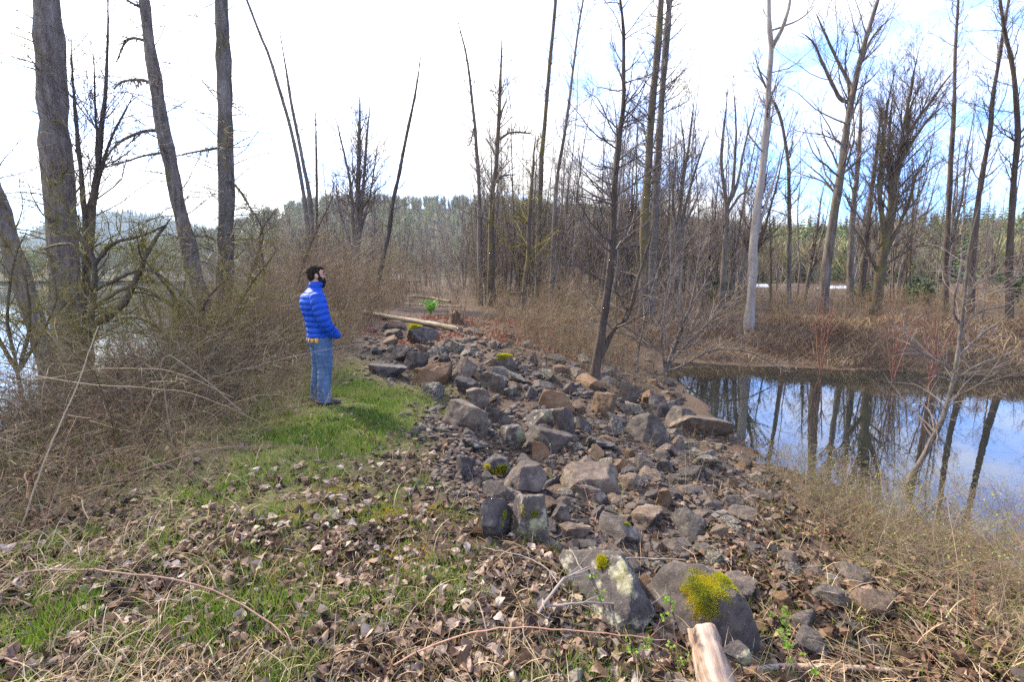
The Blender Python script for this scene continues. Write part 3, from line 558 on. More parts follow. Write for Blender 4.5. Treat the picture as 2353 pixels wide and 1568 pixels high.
# u0, u1, top v, bottom v, depth/width, material, seed, turn, tilt sideways, label
ROCKS = [
 (1508, 1768, 1280, 1506, .85, 'dark', 5, .3, (0, .12), 'large dark boulder with a yellow green moss cap beside the driftwood log', 'boulder'),
 (1318, 1512, 1236, 1436, 1.3, 'lichen', 21, .5, (-.28, -.35), 'long pale slab boulder tilted left under bare twigs, with one small moss ball', 'boulder'),
 (1166, 1266, 1126, 1252, .8, 'lichen', 33, .1, (0, 0), 'upright grey boulder with a broad pale lichen face, between leaf litter and stones', 'boulder'),
 (1096, 1180, 1136, 1246, .9, 'grey', 34, .6, (0, .1), 'rounded speckled grey boulder at the left side of the pale lichen boulder', 'boulder'),
 (1148, 1258, 1060, 1142, .9, 'grey', 35, .9, (.1, -.1), 'dark grey pointed boulder just behind the lichen faced boulder', 'boulder'),
 (1302, 1432, 1066, 1138, .8, 'tan', 36, .1, (-.1, .05), 'wide flat topped brown boulder in the middle of the stones', 'boulder'),
 (1447, 1543, 944, 1022, .9, 'grey', 37, .4, (0, 0), 'big rounded grey boulder with a smooth front on the stone spit', 'boulder'),
 (1012, 1122, 918, 988, .9, 'tan', 38, .2, (0, .15), 'broad brown boulder with a sloping top at the edge of the green grass', 'boulder'),
 (1362, 1420, 906, 962, .9, 'ochre', 39, .7, (0, -.2), 'upright ochre block with a dark underside near the pond', 'rock'),
 (1420, 1474, 878, 938, .6, 'tan', 40, .5, (0, .15), 'pinkish brown pointed rock standing right of the ochre block', 'rock'),
 (1274, 1328, 928, 1006, .7, 'dark', 41, 1.2, (0, -.3), 'dark brown leaning wedge of rock against a flat pale slab', 'rock'),
 (1202, 1280, 944, 984, .8, 'lichen', 42, .3, (-.1, -.1), 'flat pale grey slab with a ridged top leaning on the dark wedge', 'rock'),
 (1238, 1316, 896, 940, .7, 'ochre', 43, .1, (0, 0), 'low rust stained block with a flat top', 'rock'),
 (1098, 1178, 1044, 1098, .9, 'mossy', 44, .2, (0, 0), 'flat grey rock with bright moss tufts along its front edge', 'rock'),
 (1144, 1208, 974, 1036, .9, 'lichen', 45, .9, (0, -.15), 'greenish grey squat rock under the flat pale slab', 'rock'),
 (1202, 1312, 976, 1044, .9, 'dark', 46, .4, (0, .12), 'dark shelf of rock with a shadowed hollow beneath it', 'rock'),
 (1118, 1180, 932, 988, .9, 'grey', 47, .8, (0, 0), 'blue grey block right of the broad brown boulder', 'rock'),
 (1072, 1122, 894, 944, .7, 'tan', 48, .2, (0, 0), 'pointed brown rock rising behind the broad brown boulder', 'rock'),
 (1288, 1352, 1198, 1248, .9, 'tan', 49, .8, (0, .1), 'tan rock with a lit triangular face right of the lichen boulder', 'rock'),
 (1382, 1498, 1192, 1254, .9, 'grey', 50, .3, (0, .1), 'layered grey brown rock right behind the pale slab boulder', 'boulder'),
 (1452, 1538, 1174, 1220, .9, 'tan', 51, .1, (0, 0), 'reddish flat rock behind the layered rock', 'rock'),
 (1428, 1494, 1086, 1132, .9, 'tan', 52, .5, (0, 0), 'brown rock touching the right end of the wide flat topped boulder', 'rock'),
 (1333, 1398, 1120, 1168, .9, 'grey', 53, .7, (0, 0), 'square grey rock in front of the wide flat topped boulder', 'rock'),
 (1258, 1308, 1162, 1214, .9, 'grey', 54, .2, (0, 0), 'small bluish rock just right of the upright lichen boulder', 'rock'),
 (1478, 1558, 912, 962, .8, 'dark', 55, .6, (0, -.1), 'dark slanting rock behind the big rounded grey boulder', 'rock'),
 (873, 948, 790, 832, .8, 'grey', 56, .2, (0, 0), 'long bluish grey boulder near the end of the fallen log', 'boulder'),
 (923, 978, 810, 852, .8, 'grey', 57, .9, (0, 0), 'humped violet grey rock in front of the long bluish boulder', 'rock'),
 (843, 928, 832, 868, .8, 'dark', 58, .3, (0, 0), 'dark violet rock nearest the standing man', 'rock'),
 (918, 1038, 840, 894, .5, 'ochre', 59, .35, (0, -.2), 'long rust brown slab tilted up behind dry weeds', 'boulder'),
 (1032, 1094, 824, 874, .8, 'tan', 60, .2, (0, 0), 'brown grey block beyond the long rust slab', 'rock'),
 (1132, 1188, 812, 852, .8, 'grey', 61, .5, (0, -.15), 'grey rock with a bright moss cap among the far stones', 'rock'),
 (1046, 1100, 866, 908, .8, 'dark', 62, .2, (0, 0), 'smooth dark grey rock left of the brown pointed rock', 'rock'),
 (1095, 1160, 862, 904, .8, 'grey', 63, .2, (0, 0), 'flat topped grey rock behind the dark smooth one', 'rock'),
 (1062, 1116, 1008, 1042, .8, 'lichen', 64, .2, (0, 0), 'small pale flat rock at the leafy edge of the stones', 'rock'),
 (968, 1036, 972, 1002, .7, 'lichen', 65, .1, (0, 0), 'low pale rock nearest the tip of the green grass', 'rock'),
 (1513, 1568, 1018, 1058, .9, 'tan', 66, .6, (0, 0), 'two toned brown rock below the big rounded grey boulder', 'rock'),
 (1046, 1098, 1046, 1100, .8, 'grey', 67, .8, (0, .15), 'grey rock leaning on the moss fronted rock', 'rock'),
 (1224, 1268, 1018, 1058, .8, 'ochre', 68, .1, (0, 0), 'small olive brown block under the dark shelf of rock', 'rock'),
 (1506, 1548, 1126, 1174, .7, 'ochre', 69, .5, (0, -.4), 'orange brown rock tilted sharply to one side', 'rock'),
 (1532, 1604, 940, 990, .8, 'grey', 70, .3, (0, 0), 'grey brown rock at the base of the spit, nearest the pond', 'rock'),
 (1457, 1508, 1150, 1184, .8, 'grey', 71, .3, (0, 0), 'little lumpy rock between the reddish flat rock and the brown rock', 'rock'),
 (935, 1006, 752, 790, .8, 'grey', 72, .4, (0, .1), 'big grey boulder just below the fallen log', 'boulder'),
 (1418, 1478, 858, 882, .7, 'tan', 73, .1, (0, 0), 'flat tan stone lying by the water beyond the pointed rock', 'rock'),
 (1540, 1680, 962, 1006, .5, 'tan', 74, .1, (0, .05), 'long low pinkish rock on the stone spit by the water', 'rock'),
 (1350, 1420, 1000, 1040, .8, 'grey', 75, .5, (0, .1), 'grey rock in the hollow left of the big rounded boulder', 'rock'),
 (1505, 1560, 1060, 1100, .8, 'dark', 76, .9, (0, 0), 'dark brown rock on the weedy side of the stones', 'rock'),
 (1325, 1372, 955, 1000, .8, 'grey', 77, .9, (0, 0), 'mid grey rock below the ochre block', 'rock')]
FACES = {5: [(0, -1, .30, .80), (-.15, -.15, 1, .78), (.72, -.1, .58, .66), (-.9, -.1, .45, .74), (0, 1, .3, .9), (-.6, -.75, .35, .84), (1, .1, -.1, .95), (.6, -.8, .1, .86), (0, 0, -1, .6), (.3, .5, .9, .75)],
         21: [(-.35, -.50, .80, .40), (.92, -.30, .15, .55), (-1, .1, .1, .80), (-.2, -1, -.15, .9), (.1, 1, .3, .85), (.5, .4, .85, .62), (0, 0, -1, .6), (.5, -.9, 0, .72)],
         33: [(.05, -.85, .5, .55), (.95, -.1, .2, .65), (-.9, -.2, .3, .7), (0, .2, 1, .8), (0, 1, .1, .8), (0, 0, -1, .6), (-.4, -.9, -.2, .7)],
         36: [(-.1, -.3, 1, .55), (.7, -.4, .6, .72), (-.75, -.2, .65, .78), (0, -1, .1, .75), (0, 1, .3, .8), (1, 0, 0, .95), (-1, 0, 0, .95), (0, 0, -1, .6)],
         37: [(-.2, -.9, .45, .66), (.55, -.7, .35, .72), (-.8, -.2, .5, .70), (.5, .1, .85, .70), (-.2, .2, 1, .78), (.95, .1, .2, .85), (0, 1, .2, .8), (0, 0, -1, .6)]}
OCC = []
hero = []
for (u0, u1, v0, v1, dep, mk, seed, rz, tilt, label, cat) in ROCKS:
    g = hit((u0 + u1) / 2, v1 - 2); D = g[1]; k = D / F * (1 / (CP + (784 - v1) / F * SP))
    w = (u1 - u0) * k * 1.08; dp = w * dep
    h = max((v1 - v0) * k * 1.30 - dp * .22 * (1.7 - g[2]) / D * 2, .35 * w)
    P, T = rock_shape(5 if w > .42 else 4, seed, noise_amp=.07, faces=FACES.get(seed), sharp=40 if seed in FACES else 60)
    y = D + dp * .35; z = H1(g[0], y)
    o = rock_obj('boulder' if cat == 'boulder' else 'rock', P, T, RM[mk], (g[0], y, z + h * .28), (w, dp, h), rz * .6, tilt)
    tag(o, label, cat, 'hand sized and larger rocks of the riprap'); hero.append(o); OCC.append((g[0], y, w * .5))
big = hero[0]
# smaller rocks, each an object of its own
SH = []
for k in range(22):
    P, T = rock_shape(4, 200 + k, planes=8 + k % 5, noise_amp=.05, sharp=90); a = Acc(); a.add(P * .5, tris=T)
    o = a.build('rock', None, smooth=True); me = o.data; me.set_sharp_from_angle(angle=R(22)); bpy.data.objects.remove(o); SH.append(me)
SHM = []
for me in SH:
    for mk in ('grey', 'grey', 'tan', 'dark', 'ochre', 'lichen'):
        m2 = me.copy(); m2.materials.clear(); m2.materials.append(RM[mk]); SHM.append((m2, mk))
rng = np.random.default_rng(77)
def near_path(x, y):
    s = x - rip_x(y)
    if s < .3 - .02 * y: return None
    if y > 11.5: return 'far stones below the fallen log'
    if pond_dist(np.array([x]), np.array([y]))[0] < 1.3: return 'stones along the pond'
    if s < 1.0: return 'stones along the grass edge'
    return 'middle of the stones'
GROUP = {}
cnt = 0; tries = 0
while cnt < 248 and tries < 20000:
    tries += 1
    y = 1 / rng.uniform(1 / 17, 1 / 2.3); x = rip_x(y) + rng.uniform(.1, np.interp(y, [2.3, 4, 6, 9, 12, 15], [2.2, 2.4, 4.6, 6, 7.6, 8.4]))
    zz = zones(np.array([x]), np.array([y]))[0]
    if rng.uniform() > zz[4] ** 1.3: continue
    if pond_dist(np.array([x]), np.array([y]))[0] < .05: continue
    s_ = rng.uniform(.105, .25) * np.clip(1 + (y - 4) * .10, .9, 2.0) * (1.3 if rng.uniform() < .15 else 1)
    if any((x - a_) ** 2 + (y - b_) ** 2 < (r_ + s_ * .38) ** 2 for a_, b_, r_ in OCC): continue
    pl = near_path(x, y)
    if pl is None: continue
    OCC.append((x, y, s_ * .45))
    me, mk = SHM[rng.integers(len(SHM))]
    o = bpy.data.objects.new('rock', me); COL.objects.link(o)
    hh = s_ * rng.uniform(.5, .85)
    o.scale = (s_ * rng.uniform(.8, 1.35), s_ * rng.uniform(.7, 1.1), hh); o.rotation_euler = (rng.normal(0, .25), rng.normal(0, .25), rng.uniform(0, 6.28))
    o.location = (x, y, H1(x, y) + hh * .20)
    nm = {'grey': 'grey', 'tan': 'tan brown', 'dark': 'dark grey', 'ochre': 'rust brown', 'lichen': 'pale lichen spotted'}[mk]
    lab = ('small ' if s_ < .17 else 'medium ') + nm + ' rock in the ' + pl
    tag(o, lab, 'rock', lab.replace(' rock in', ' rocks in')); cnt += 1
# stones too many to count
def stones_stuff():
    a = Acc(); rng = np.random.default_rng(5)
    V0, T0 = ICO[2]
    protos = []
    for k in range(14): protos.append(rock_shape(2, 400 + k, planes=7, noise_amp=.04, sharp=90))
    n = 40000
    y = 1 / rng.uniform(1 / 17, 1 / 1.7, n); x = rip_x(y) - .8 + rng.uniform(0, 1, n) * np.interp(y, [1.7, 4, 6, 9, 12, 15, 17], [3.4, 3.6, 5.6, 7, 8.6, 9.4, 9])
    z5 = zones(x, y); keep = (rng.uniform(size=n) < np.clip(z5[:, 4] * 1.25 - .1, 0, 1)) & (pond_dist(x, y) > -.25)
    x, y = x[keep][:9000], y[keep][:9000]; n = len(x)
    size = rng.uniform(.02, .075, n) * np.clip(.75 + y * .07, .8, 1.7) * np.where(rng.uniform(size=n) < .12, 1.5, 1)
    pos = np.stack([x, y, H(x, y) + size * .08], 1)
    for w, (P, T) in enumerate(protos):
        s = np.arange(n) % len(protos) == w; m = int(s.sum())
        an = rng.uniform(0, 6.28, m); c, si = np.cos(an)[:, None], np.sin(an)[:, None]
        sx, sy, sz = size[s][:, None] * rng.uniform(.8, 1.5, (m, 1)) * .5, size[s][:, None] * .5, size[s][:, None] * rng.uniform(.4, .8, (m, 1)) * .5
        X = P[None, :, 0] * sx; Y = P[None, :, 1] * sy; Z = P[None, :, 2] * sz + rng.normal(0, .3, (m, 1)) * X
        VV = np.stack([X * c - Y * si, X * si + Y * c, Z], -1) + pos[s][:, None, :]
        a.add(VV, tris=(T[None] + (np.arange(m) * len(P))[:, None, None]).reshape(-1, 3), ttint=np.repeat(rng.uniform(0, 1, m), len(T)))
    mt = mat_tint('stones', [(.018, .014, .012), (.052, .041, .034), (.095, .076, .062), (.075, .047, .03), (.14, .115, .095)], .85)
    tag(a.build('gravel', mt, smooth=False), 'small angular stones and rubble filling between the rocks', 'gravel', kind='stuff')
stones_stuff()

# moss: short tufts rooted on a rock's own surface
M['moss'] = mat_tint('moss', [(.16, .19, .012), (.33, .33, .015), (.48, .40, .015), (.52, .34, .02)], .9, .3)
def moss_on(rock, centres, n, name='moss', hgt=.02, seed=0):
    """centres: (direction from the rock's middle, angular size) in the rock's own axes"""
    rng = np.random.default_rng(seed); me = rock.data
    V = np.array([v.co[:] for v in me.vertices]); NR = np.array([v.normal[:] for v in me.vertices])
    Dn = unit(V)
    wt = np.zeros(len(V))
    for d, s in centres:
        d = np.array(d, float) / np.linalg.norm(d); ang_ = np.arccos(np.clip(Dn @ d, -1, 1))
        edge = s * (1 + .65 * np.array([mnoise.noise(Vector(v * 14)) for v in Dn]) + .5 * np.array([mnoise.noise(Vector(v * 40)) for v in Dn]))
        wt = np.maximum(wt, np.clip((edge - ang_) / (.35 * s), 0, 1))
    idx = np.flatnonzero(wt > 0)
    if len(idx) == 0: return
    pick = rng.choice(idx, n, p=wt[idx] / wt[idx].sum())
    sz = np.mean(np.abs(V).max(0))
    tg = rng.standard_normal((n, 3)); tg -= NR[pick] * np.sum(tg * NR[pick], 1, keepdims=True); p = V[pick] + tg * sz * .035 + NR[pick] * sz * rng.uniform(-.006, .008, (n, 1)); nr = unit(NR[pick] + .40 * rng.standard_normal((n, 3)))
    L = hgt * rng.uniform(.4, 1.2, n)[:, None]
    side = unit(np.cross(nr, rng.standard_normal((n, 3)))) * L * .22
    b0 = p - nr * L * .3; tip = p + nr * L
    VV = np.stack([b0 - side, b0 + side, tip], 1).reshape(-1, 3)
    col = np.array([mnoise.noise(Vector(q * 9)) for q in p]) * .5 + .45 + rng.uniform(-.2, .2, n)
    a = Acc(); a.add(VV, tris=np.arange(3 * n).reshape(-1, 3), ttint=np.clip(col, 0, 1))
    o = a.build(name, M['moss'], rock); return o
moss_on(hero[0], [((-.38, -.42, .8), .50), ((-.42, -.66, .55), .30), ((.30, -.25, .9), .24), ((.50, -.28, .7), .16), ((.80, -.3, .2), .13)], 24000, hgt=.0065, seed=1)
moss_on(hero[1], [((.0, -.35, .9), .16)], 900, hgt=.022, seed=2)
moss_on(hero[13], [((-.7, -.8, .15), .35), ((.1, -.9, .1), .35), ((.6, -.8, .25), .3)], 2200, hgt=.028, seed=3)
moss_on(hero[30], [((-.1, -.2, .95), .7)], 1500, hgt=.04, seed=4)
moss_on(hero[41], [((-.7, -.3, .6), .35)], 900, hgt=.05, seed=5)
moss_on(hero[2], [((.3, -.5, .8), .2), ((-.3, -.4, .8), .12)], 500, hgt=.014, seed=6)
moss_on(hero[3], [((.5, -.4, .75), .2), ((.3, -.8, .2), .12)], 400, hgt=.014, seed=7)
moss_on(hero[19], [((.1, -.5, .8), .22)], 600, hgt=.02, seed=8)
# ------------------------------------------------------------------ trees
def tint_of(rng, n): return np.clip(rng.normal(.5, .25, n), 0, 1)
def make_tree(name, label, stems, D, mt, mtw, seed, cat='tree', group=None, nb=26, bl=(.5, 2.2), ang=.9, up=.10, t0=.25, n2=7, n3=4, l2=.42, l3=.4, rmin=.004, arcs=(), droop=0.0, knots=.05, crown_name='crown', topspread=True, r_b=.30):
    """stems: [(pixel polyline base to top, base px width, top px width)], standing D metres ahead"""
    rng = np.random.default_rng(seed); rmin = max(rmin, D * .00030)
    p0 = at(*stems[0][0][0], D); gx = p0[0]; gz = H1(gx, D)
    root = empty(name, (gx, D, gz)); off = np.array([gx, D, gz])
    tr = Acc(); cr = Acc(); lines = []
    leany = rng.normal(0, .02)
    for (pix, w0, w1) in stems:
        pts = np.array([at(u, v, D) for u, v in pix])
        top = pix[-1][1] <= 12
        if top:                                   # goes on above the picture
            d = unit((pts[-1] - pts[-2])[None])[0]; ext = max(.35 * np.linalg.norm(pts[-1] - pts[0]), 1.5)
            pts = np.vstack([pts, pts[-1] + d * ext * .5, pts[-1] + d * ext + np.array([rng.normal(0, .04) * ext, 0, 0])])
        pts[:, 1] += leany * (pts[:, 2] - pts[0, 2])
        if pix is stems[0][0] and pts[0, 2] > gz: pts = np.vstack([[pts[0, 0], pts[0, 1], gz - .15], pts])
        if lines:                                 # a side stem grows out of the first one or out of the ground
            C0 = lines[0][0]; dd = np.linalg.norm(C0 - pts[0], axis=1); j = int(np.argmin(dd)); hg = pts[0, 2] - H1(pts[0, 0], D)
            if dd[j] < .5 or hg > 1.3: pts[0] = C0[j] if dd[j] < .5 else pts[0]; pts = pts if dd[j] < .5 else np.vstack([C0[max(j - 3, 0)], pts])
            else: pts = np.vstack([[pts[0, 0] + .06, pts[0, 1], H1(pts[0, 0], D) - .12], pts])
        n = 30; C = curve(pts, n)
        wob = .012 * np.linalg.norm(pts[-1] - pts[0]) ** .5
        C[1:-1, :2] += wob * (.6 * vnoise(np.arange(1, n - 1)[:, None] * .45 + np.array([0, 31.0]), np.full((n - 2, 2), seed * 1.7), seed))
        r = np.interp(np.linspace(0, 1, n), [0, 1], [w0 * .5 / F * D, w1 * .5 / F * D])
        if top: r = np.interp(np.linspace(0, 1, n), [0, .72, 1], [w0 * .5 / F * D, w1 * .5 / F * D, w1 * .12 / F * D])
        else: r = r * np.interp(np.linspace(0, 1, n), [0, .85, 1], [1, 1, .35])
        if w0 * D / F > .12: r[:3] *= np.array([1.22, 1.1, 1.03])
        rj = r * (1 + (.10 + knots) * vnoise(np.arange(n) * 1.3, np.full(n, seed), 2))
        tr.tubes((C - off)[None], rj[None], 12 if w0 > 14 else 8, rough=.035, rng=rng)
        lines.append((C, r, np.linalg.norm(pts[-1] - pts[0])))
    for (pix, w0, w1) in arcs:                    # boughs traced one by one
        pts = np.array([at(u, v, D) for u, v in pix]); C = curve(pts, 16)
        C[2:, 1] += rng.normal(0, .15) * np.linspace(0, 1, 14)
        r = np.linspace(w0, w1, 16) * .5 / F * D
        tr.tubes((C - off)[None], r[None], 6)
        tw, rw, lw = spawn(rng, C[None], r[None], 14, .15, 1, .35 * np.linalg.norm(pts[-1] - pts[0]), .9, 5, up, .15, .6, .3, rmin=rmin)
        cr.tubes(tw - off, rw, 3, tint_of(rng, len(tw)))
        t2, r2, _ = spawn(rng, tw, rw, 4, .2, 1, lw * .4, .8, 4, up, .15, .6, .4, rmin=rmin * .7)
        cr.tubes(t2 - off, r2, 3, tint_of(rng, len(t2)))
    for (C, r, Ln) in lines:
        k = max(3, int(nb * 1.45 * min(1, Ln / lines[0][2] * 1.1)))
        b, rb, lb = spawn(rng, C[None], r[None], k, t0, .99, bl[1] * 1.35, ang, 8, up - droop, .15, r_b, .15, fall=.55, rmin=rmin * 1.5)
        cr.tubes(b - off, rb, 5, tint_of(rng, len(b)))
        if n2:
            c2, r2, l2_ = spawn(rng, b, rb, n2 + 2, .12, 1, lb * l2, .75, 6, up, .15, .55, .3, rmin=rmin)
            cr.tubes(c2 - off, r2, 3, tint_of(rng, len(c2)))
            if n3:
                c3, r3, _ = spawn(rng, c2, r2, n3 + 1, .15, 1, l2_ * l3, .7, 4, up, .14, .65, .4, rmin=rmin * .6)
                cr.tubes(c3 - off, r3, 3, tint_of(rng, len(c3)))
    tr.build('trunk', M[mt], root, smooth=True)
    cr.build(crown_name, M[mtw], root)
    return tag(root, label, cat, group)

G1 = 'tall bare riverside trees'
# the three big trunks by the river, on the left
make_tree('cottonwood_tree', 'thickest grey trunk among the mossy shrubs by the river, leaning slightly', [([(152, 770), (148, 640), (134, 450), (118, 250), (104, 0)], 60, 51)], 11.5, 'bark_big', 'twig_moss', 1, nb=34, bl=(.5, 1.6), ang=1.25, up=-.02, t0=.12, n2=7, n3=4, r_b=.07, rmin=.005, group=G1)
make_tree('cottonwood_tree', 'grey trunk with long arching drooping boughs, second of the big trunks', [([(474, 735), (440, 590), (415, 490), (385, 350), (353, 180), (330, 0)], 34, 22)], 14, 'bark_big', 'twig_dark', 2, nb=40, bl=(.5, 2.0), ang=1.3, up=-.05, t0=.2, n2=7, n3=4, r_b=.10, rmin=.005, group=G1,
          arcs=[([(362, 300), (330, 302), (285, 320), (255, 345), (240, 372)], 8, 3), ([(345, 190), (320, 182), (275, 184), (250, 200)], 8, 3), ([(330, 92), (305, 87), (285, 97), (262, 140)], 7, 2), ([(325, 18), (305, 8), (290, 0)], 6, 3), ([(380, 350), (330, 358), (285, 372), (240, 385)], 6, 2)])
make_tree('cottonwood_tree', 'straight pale grey trunk behind the man, third of the big trunks', [([(510, 745), (513, 600), (516, 470), (506, 250), (492, 0)], 40, 29)], 15, 'bark_grey', 'twig_moss', 3, nb=44, bl=(.5, 2.2), ang=1.2, up=-.02, t0=.2, n2=7, n3=5, r_b=.08, rmin=.005, group=G1, arcs=[([(498, 340), (440, 352), (390, 365)], 6, 2), ([(530, 415), (560, 450), (585, 500)], 6, 2)])
make_tree('leaning_tree', 'grey trunk leaning left at the river edge with shrubs round its foot', [([(110, 830), (75, 720), (35, 590), (12, 500), (-25, 380), (-60, 200)], 46, 26)], 9.5, 'bark_big', 'twig_moss', 4, nb=26, bl=(.4, 1.3), ang=1.1, up=.02, t0=.15, r_b=.10, rmin=.004)
make_tree('shrubby_tree', 'many stemmed small tree with upright dark stems beside the thickest trunk', [([(195, 790), (200, 640), (200, 500), (186, 320), (169, 110)], 16, 3), ([(200, 700), (215, 480), (240, 300), (254, 130), (257, 0)], 18, 3), ([(205, 620), (222, 450), (255, 330), (290, 260), (320, 200)], 12, 2), ([(195, 560), (188, 420), (175, 250), (168, 60)], 9, 2), ([(210, 500), (225, 380), (222, 250), (220, 120)], 8, 2)],
          10.5, 'bark_dark', 'twig_dark', 5, nb=24, bl=(.4, 1.5), ang=.75, up=.06, t0=.25, n2=6, n3=3, rmin=.004)
make_tree('mossy_shrub', 'crooked shrub with yellow green moss on its dark boughs in front of the river', [([(205, 800), (212, 640), (210, 590), (165, 520), (120, 400)], 20, 6), ([(230, 770), (280, 700), (310, 640), (345, 565), (390, 500)], 18, 5), ([(212, 600), (260, 560), (330, 540), (390, 512)], 10, 3), ([(300, 660), (380, 690), (440, 730), (480, 760)], 9, 3), ([(330, 620), (400, 660), (450, 710), (500, 770)], 8, 3), ([(215, 640), (180, 580), (150, 560), (90, 575)], 10, 3)],
          8.6, 'bark_moss', 'twig_moss', 6, cat='shrub', nb=22, bl=(.3, 1.1), ang=.9, up=.03, t0=.1, n2=6, n3=4, rmin=.003, knots=.15, r_b=.35)
make_tree('mossy_shrub', 'sprawling shrub of crossing olive boughs left of the man, low by the water', [([(420, 840), (440, 760), (400, 680), (350, 620), (300, 560)], 12, 3), ([(420, 830), (470, 770), (470, 700), (520, 640)], 11, 3), ([(420, 830), (370, 760), (310, 730), (250, 740)], 11, 3), ([(425, 820), (520, 740), (580, 650), (640, 570)], 10, 3)],
          9.2, 'bark_moss', 'twig_moss', 7, cat='shrub', nb=22, bl=(.3, 1.1), ang=.9, up=.03, t0=.1, n2=6, n3=4, rmin=.003, r_b=.4)
make_tree('mossy_shrub', 'thicket of leaning olive stems at the extreme left over the bright river', [([(40, 850), (20, 740), (30, 620), (70, 520)], 10, 3), ([(45, 850), (70, 740), (60, 640), (20, 560)], 8, 3), ([(38, 850), (-10, 760), (-20, 660), (10, 590)], 9, 3), ([(42, 850), (100, 760), (130, 690), (120, 600)], 7, 2)],
          7.6, 'bark_moss', 'twig_moss', 47, cat='shrub', nb=20, bl=(.3, 1.0), ang=.9, up=.02, t0=.08, n2=6, n3=4, rmin=.0028, r_b=.4)
make_tree('twisted_shrub', 'dark crooked shrub rising from the brush behind the man', [([(600, 700), (608, 620), (600, 540), (640, 480)], 9, 3), ([(560, 690), (590, 600), (605, 530), (560, 450), (540, 420)], 8, 2), ([(680, 690), (700, 600), (735, 520), (770, 450)], 7, 2)], 17, 'bark_dark', 'twig_brown', 8, cat='shrub', nb=18, bl=(.4, 1.6), ang=.8, t0=.2)
# bare poles and slender trees in the middle
make_tree('slender_tree', 'long thin pole of a tree leaning left, taller of a leaning pair', [([(716, 690), (706, 500), (690, 390), (660, 260), (625, 140), (608, 98), (572, 0)], 13, 5)], 28, 'bark_grey', 'twig_grey', 9, nb=22, bl=(.3, .8), ang=1.1, n2=4, n3=2, t0=.4, rmin=.005, r_b=.2)
make_tree('slender_tree', 'shorter leaning pole of a tree ending bare in the sky, in a leaning pair', [([(724, 690), (716, 475), (698, 370), (675, 250), (660, 150), (649, 75)], 13, 4)], 29, 'bark_grey', 'twig_grey', 10, nb=20, bl=(.3, .7), ang=1.1, n2=4, n3=2, t0=.4, rmin=.005, r_b=.2)
make_tree('slender_tree', 'short thin bare pole standing right of the leaning pair', [([(727, 690), (728, 450), (724, 252)], 8, 4)], 30, 'bark_dark', 'twig_brown', 11, nb=14, bl=(.3, .7), n2=4, n3=2, t0=.4, rmin=.005, r_b=.25)
make_tree('broken_topped_tree', 'wide twiggy tree with two broken spires behind the brush path', [([(815, 690), (822, 500), (825, 350), (827, 222)], 16, 6), ([(820, 600), (836, 420), (842, 330), (850, 240)], 11, 4), ([(815, 640), (808, 450), (795, 370), (768, 260)], 10, 3), ([(822, 560), (850, 450), (868, 330)], 7, 2), ([(812, 600), (780, 480), (772, 400)], 7, 2)], 26, 'bark_grey', 'twig_brown', 12, nb=26, bl=(.6, 2.0), ang=.75, up=.10, t0=.3, n2=6, n3=4, rmin=.006)
make_tree('dark_leaning_tree', 'dark bare trunk leaning right with a ragged brush pile at its foot', [([(862, 695), (868, 650), (889, 550), (904, 450), (929, 325), (949, 215), (965, 108)], 13, 4)], 23, 'bark_dark', 'twig_brown', 13, nb=18, bl=(.4, 1.3), ang=1.0, n2=4, n3=3, t0=.3, rmin=.005, r_b=.25)
make_tree('slender_tree', 'slim leaning trunk with a bare curved tip, left of the mossy forked tree', [([(1104, 705), (1101, 450), (1091, 300), (1074, 140), (1058, 70), (1044, 18)], 12, 4)], 27, 'bark_grey', 'twig_grey', 14, nb=26, bl=(.5, 1.6), n2=5, n3=3, t0=.3, rmin=.005, r_b=.25, arcs=[([(1092, 285), (1080, 330), (1072, 335)], 4, 2)])
make_tree('mossy_tree', 'mossy brown trunk with a forked tip and one long horizontal bough', [([(1126, 695), (1131, 475), (1141, 375), (1149, 225), (1153, 95)], 16, 5), ([(1150, 270), (1160, 240), (1166, 225)], 6, 2)], 25, 'bark_moss', 'twig_grey', 15, nb=26, bl=(.5, 1.8), ang=.9, n2=6, n3=4, t0=.3, rmin=.005, r_b=.3, arcs=[([(1149, 320), (1170, 305), (1195, 302), (1222, 304)], 6, 3), ([(1140, 420), (1155, 405), (1185, 402)], 5, 2)])
make_tree('mossy_tree', 'short mossy tree with a low elbow shaped bough near its foot', [([(1201, 712), (1208, 640), (1214, 575), (1219, 450), (1231, 310)], 14, 4)], 21, 'bark_moss', 'twig_moss', 16, nb=22, bl=(.5, 2.0), ang=1.1, up=.04, n2=5, n3=3, t0=.25, rmin=.005, r_b=.3, arcs=[([(1204, 672), (1180, 674), (1166, 680), (1160, 710)], 6, 3), ([(1216, 570), (1180, 555), (1140, 530)], 5, 2), ([(1217, 520), (1190, 490), (1160, 470)], 5, 2)])
make_tree('slender_tree', 'tall straight trunk with moss low down, left of two that run off the top', [([(1234, 705), (1239, 475), (1251, 300), (1264, 150), (1276, 0)], 13, 7)], 24, 'bark_moss', 'twig_grey', 17, nb=26, bl=(.4, 1.2), n2=5, n3=3, t0=.3, rmin=.005, r_b=.2)
make_tree('slender_tree', 'tall thin grey trunk with a wispy leaning top in the middle wood', [([(1266, 725), (1276, 450), (1299, 300), (1316, 150), (1331, 55), (1338, 10)], 12, 4)], 22, 'bark_grey', 'twig_grey', 18, nb=30, bl=(.5, 1.6), ang=.6, n2=5, n3=3, t0=.35, rmin=.005, r_b=.3)
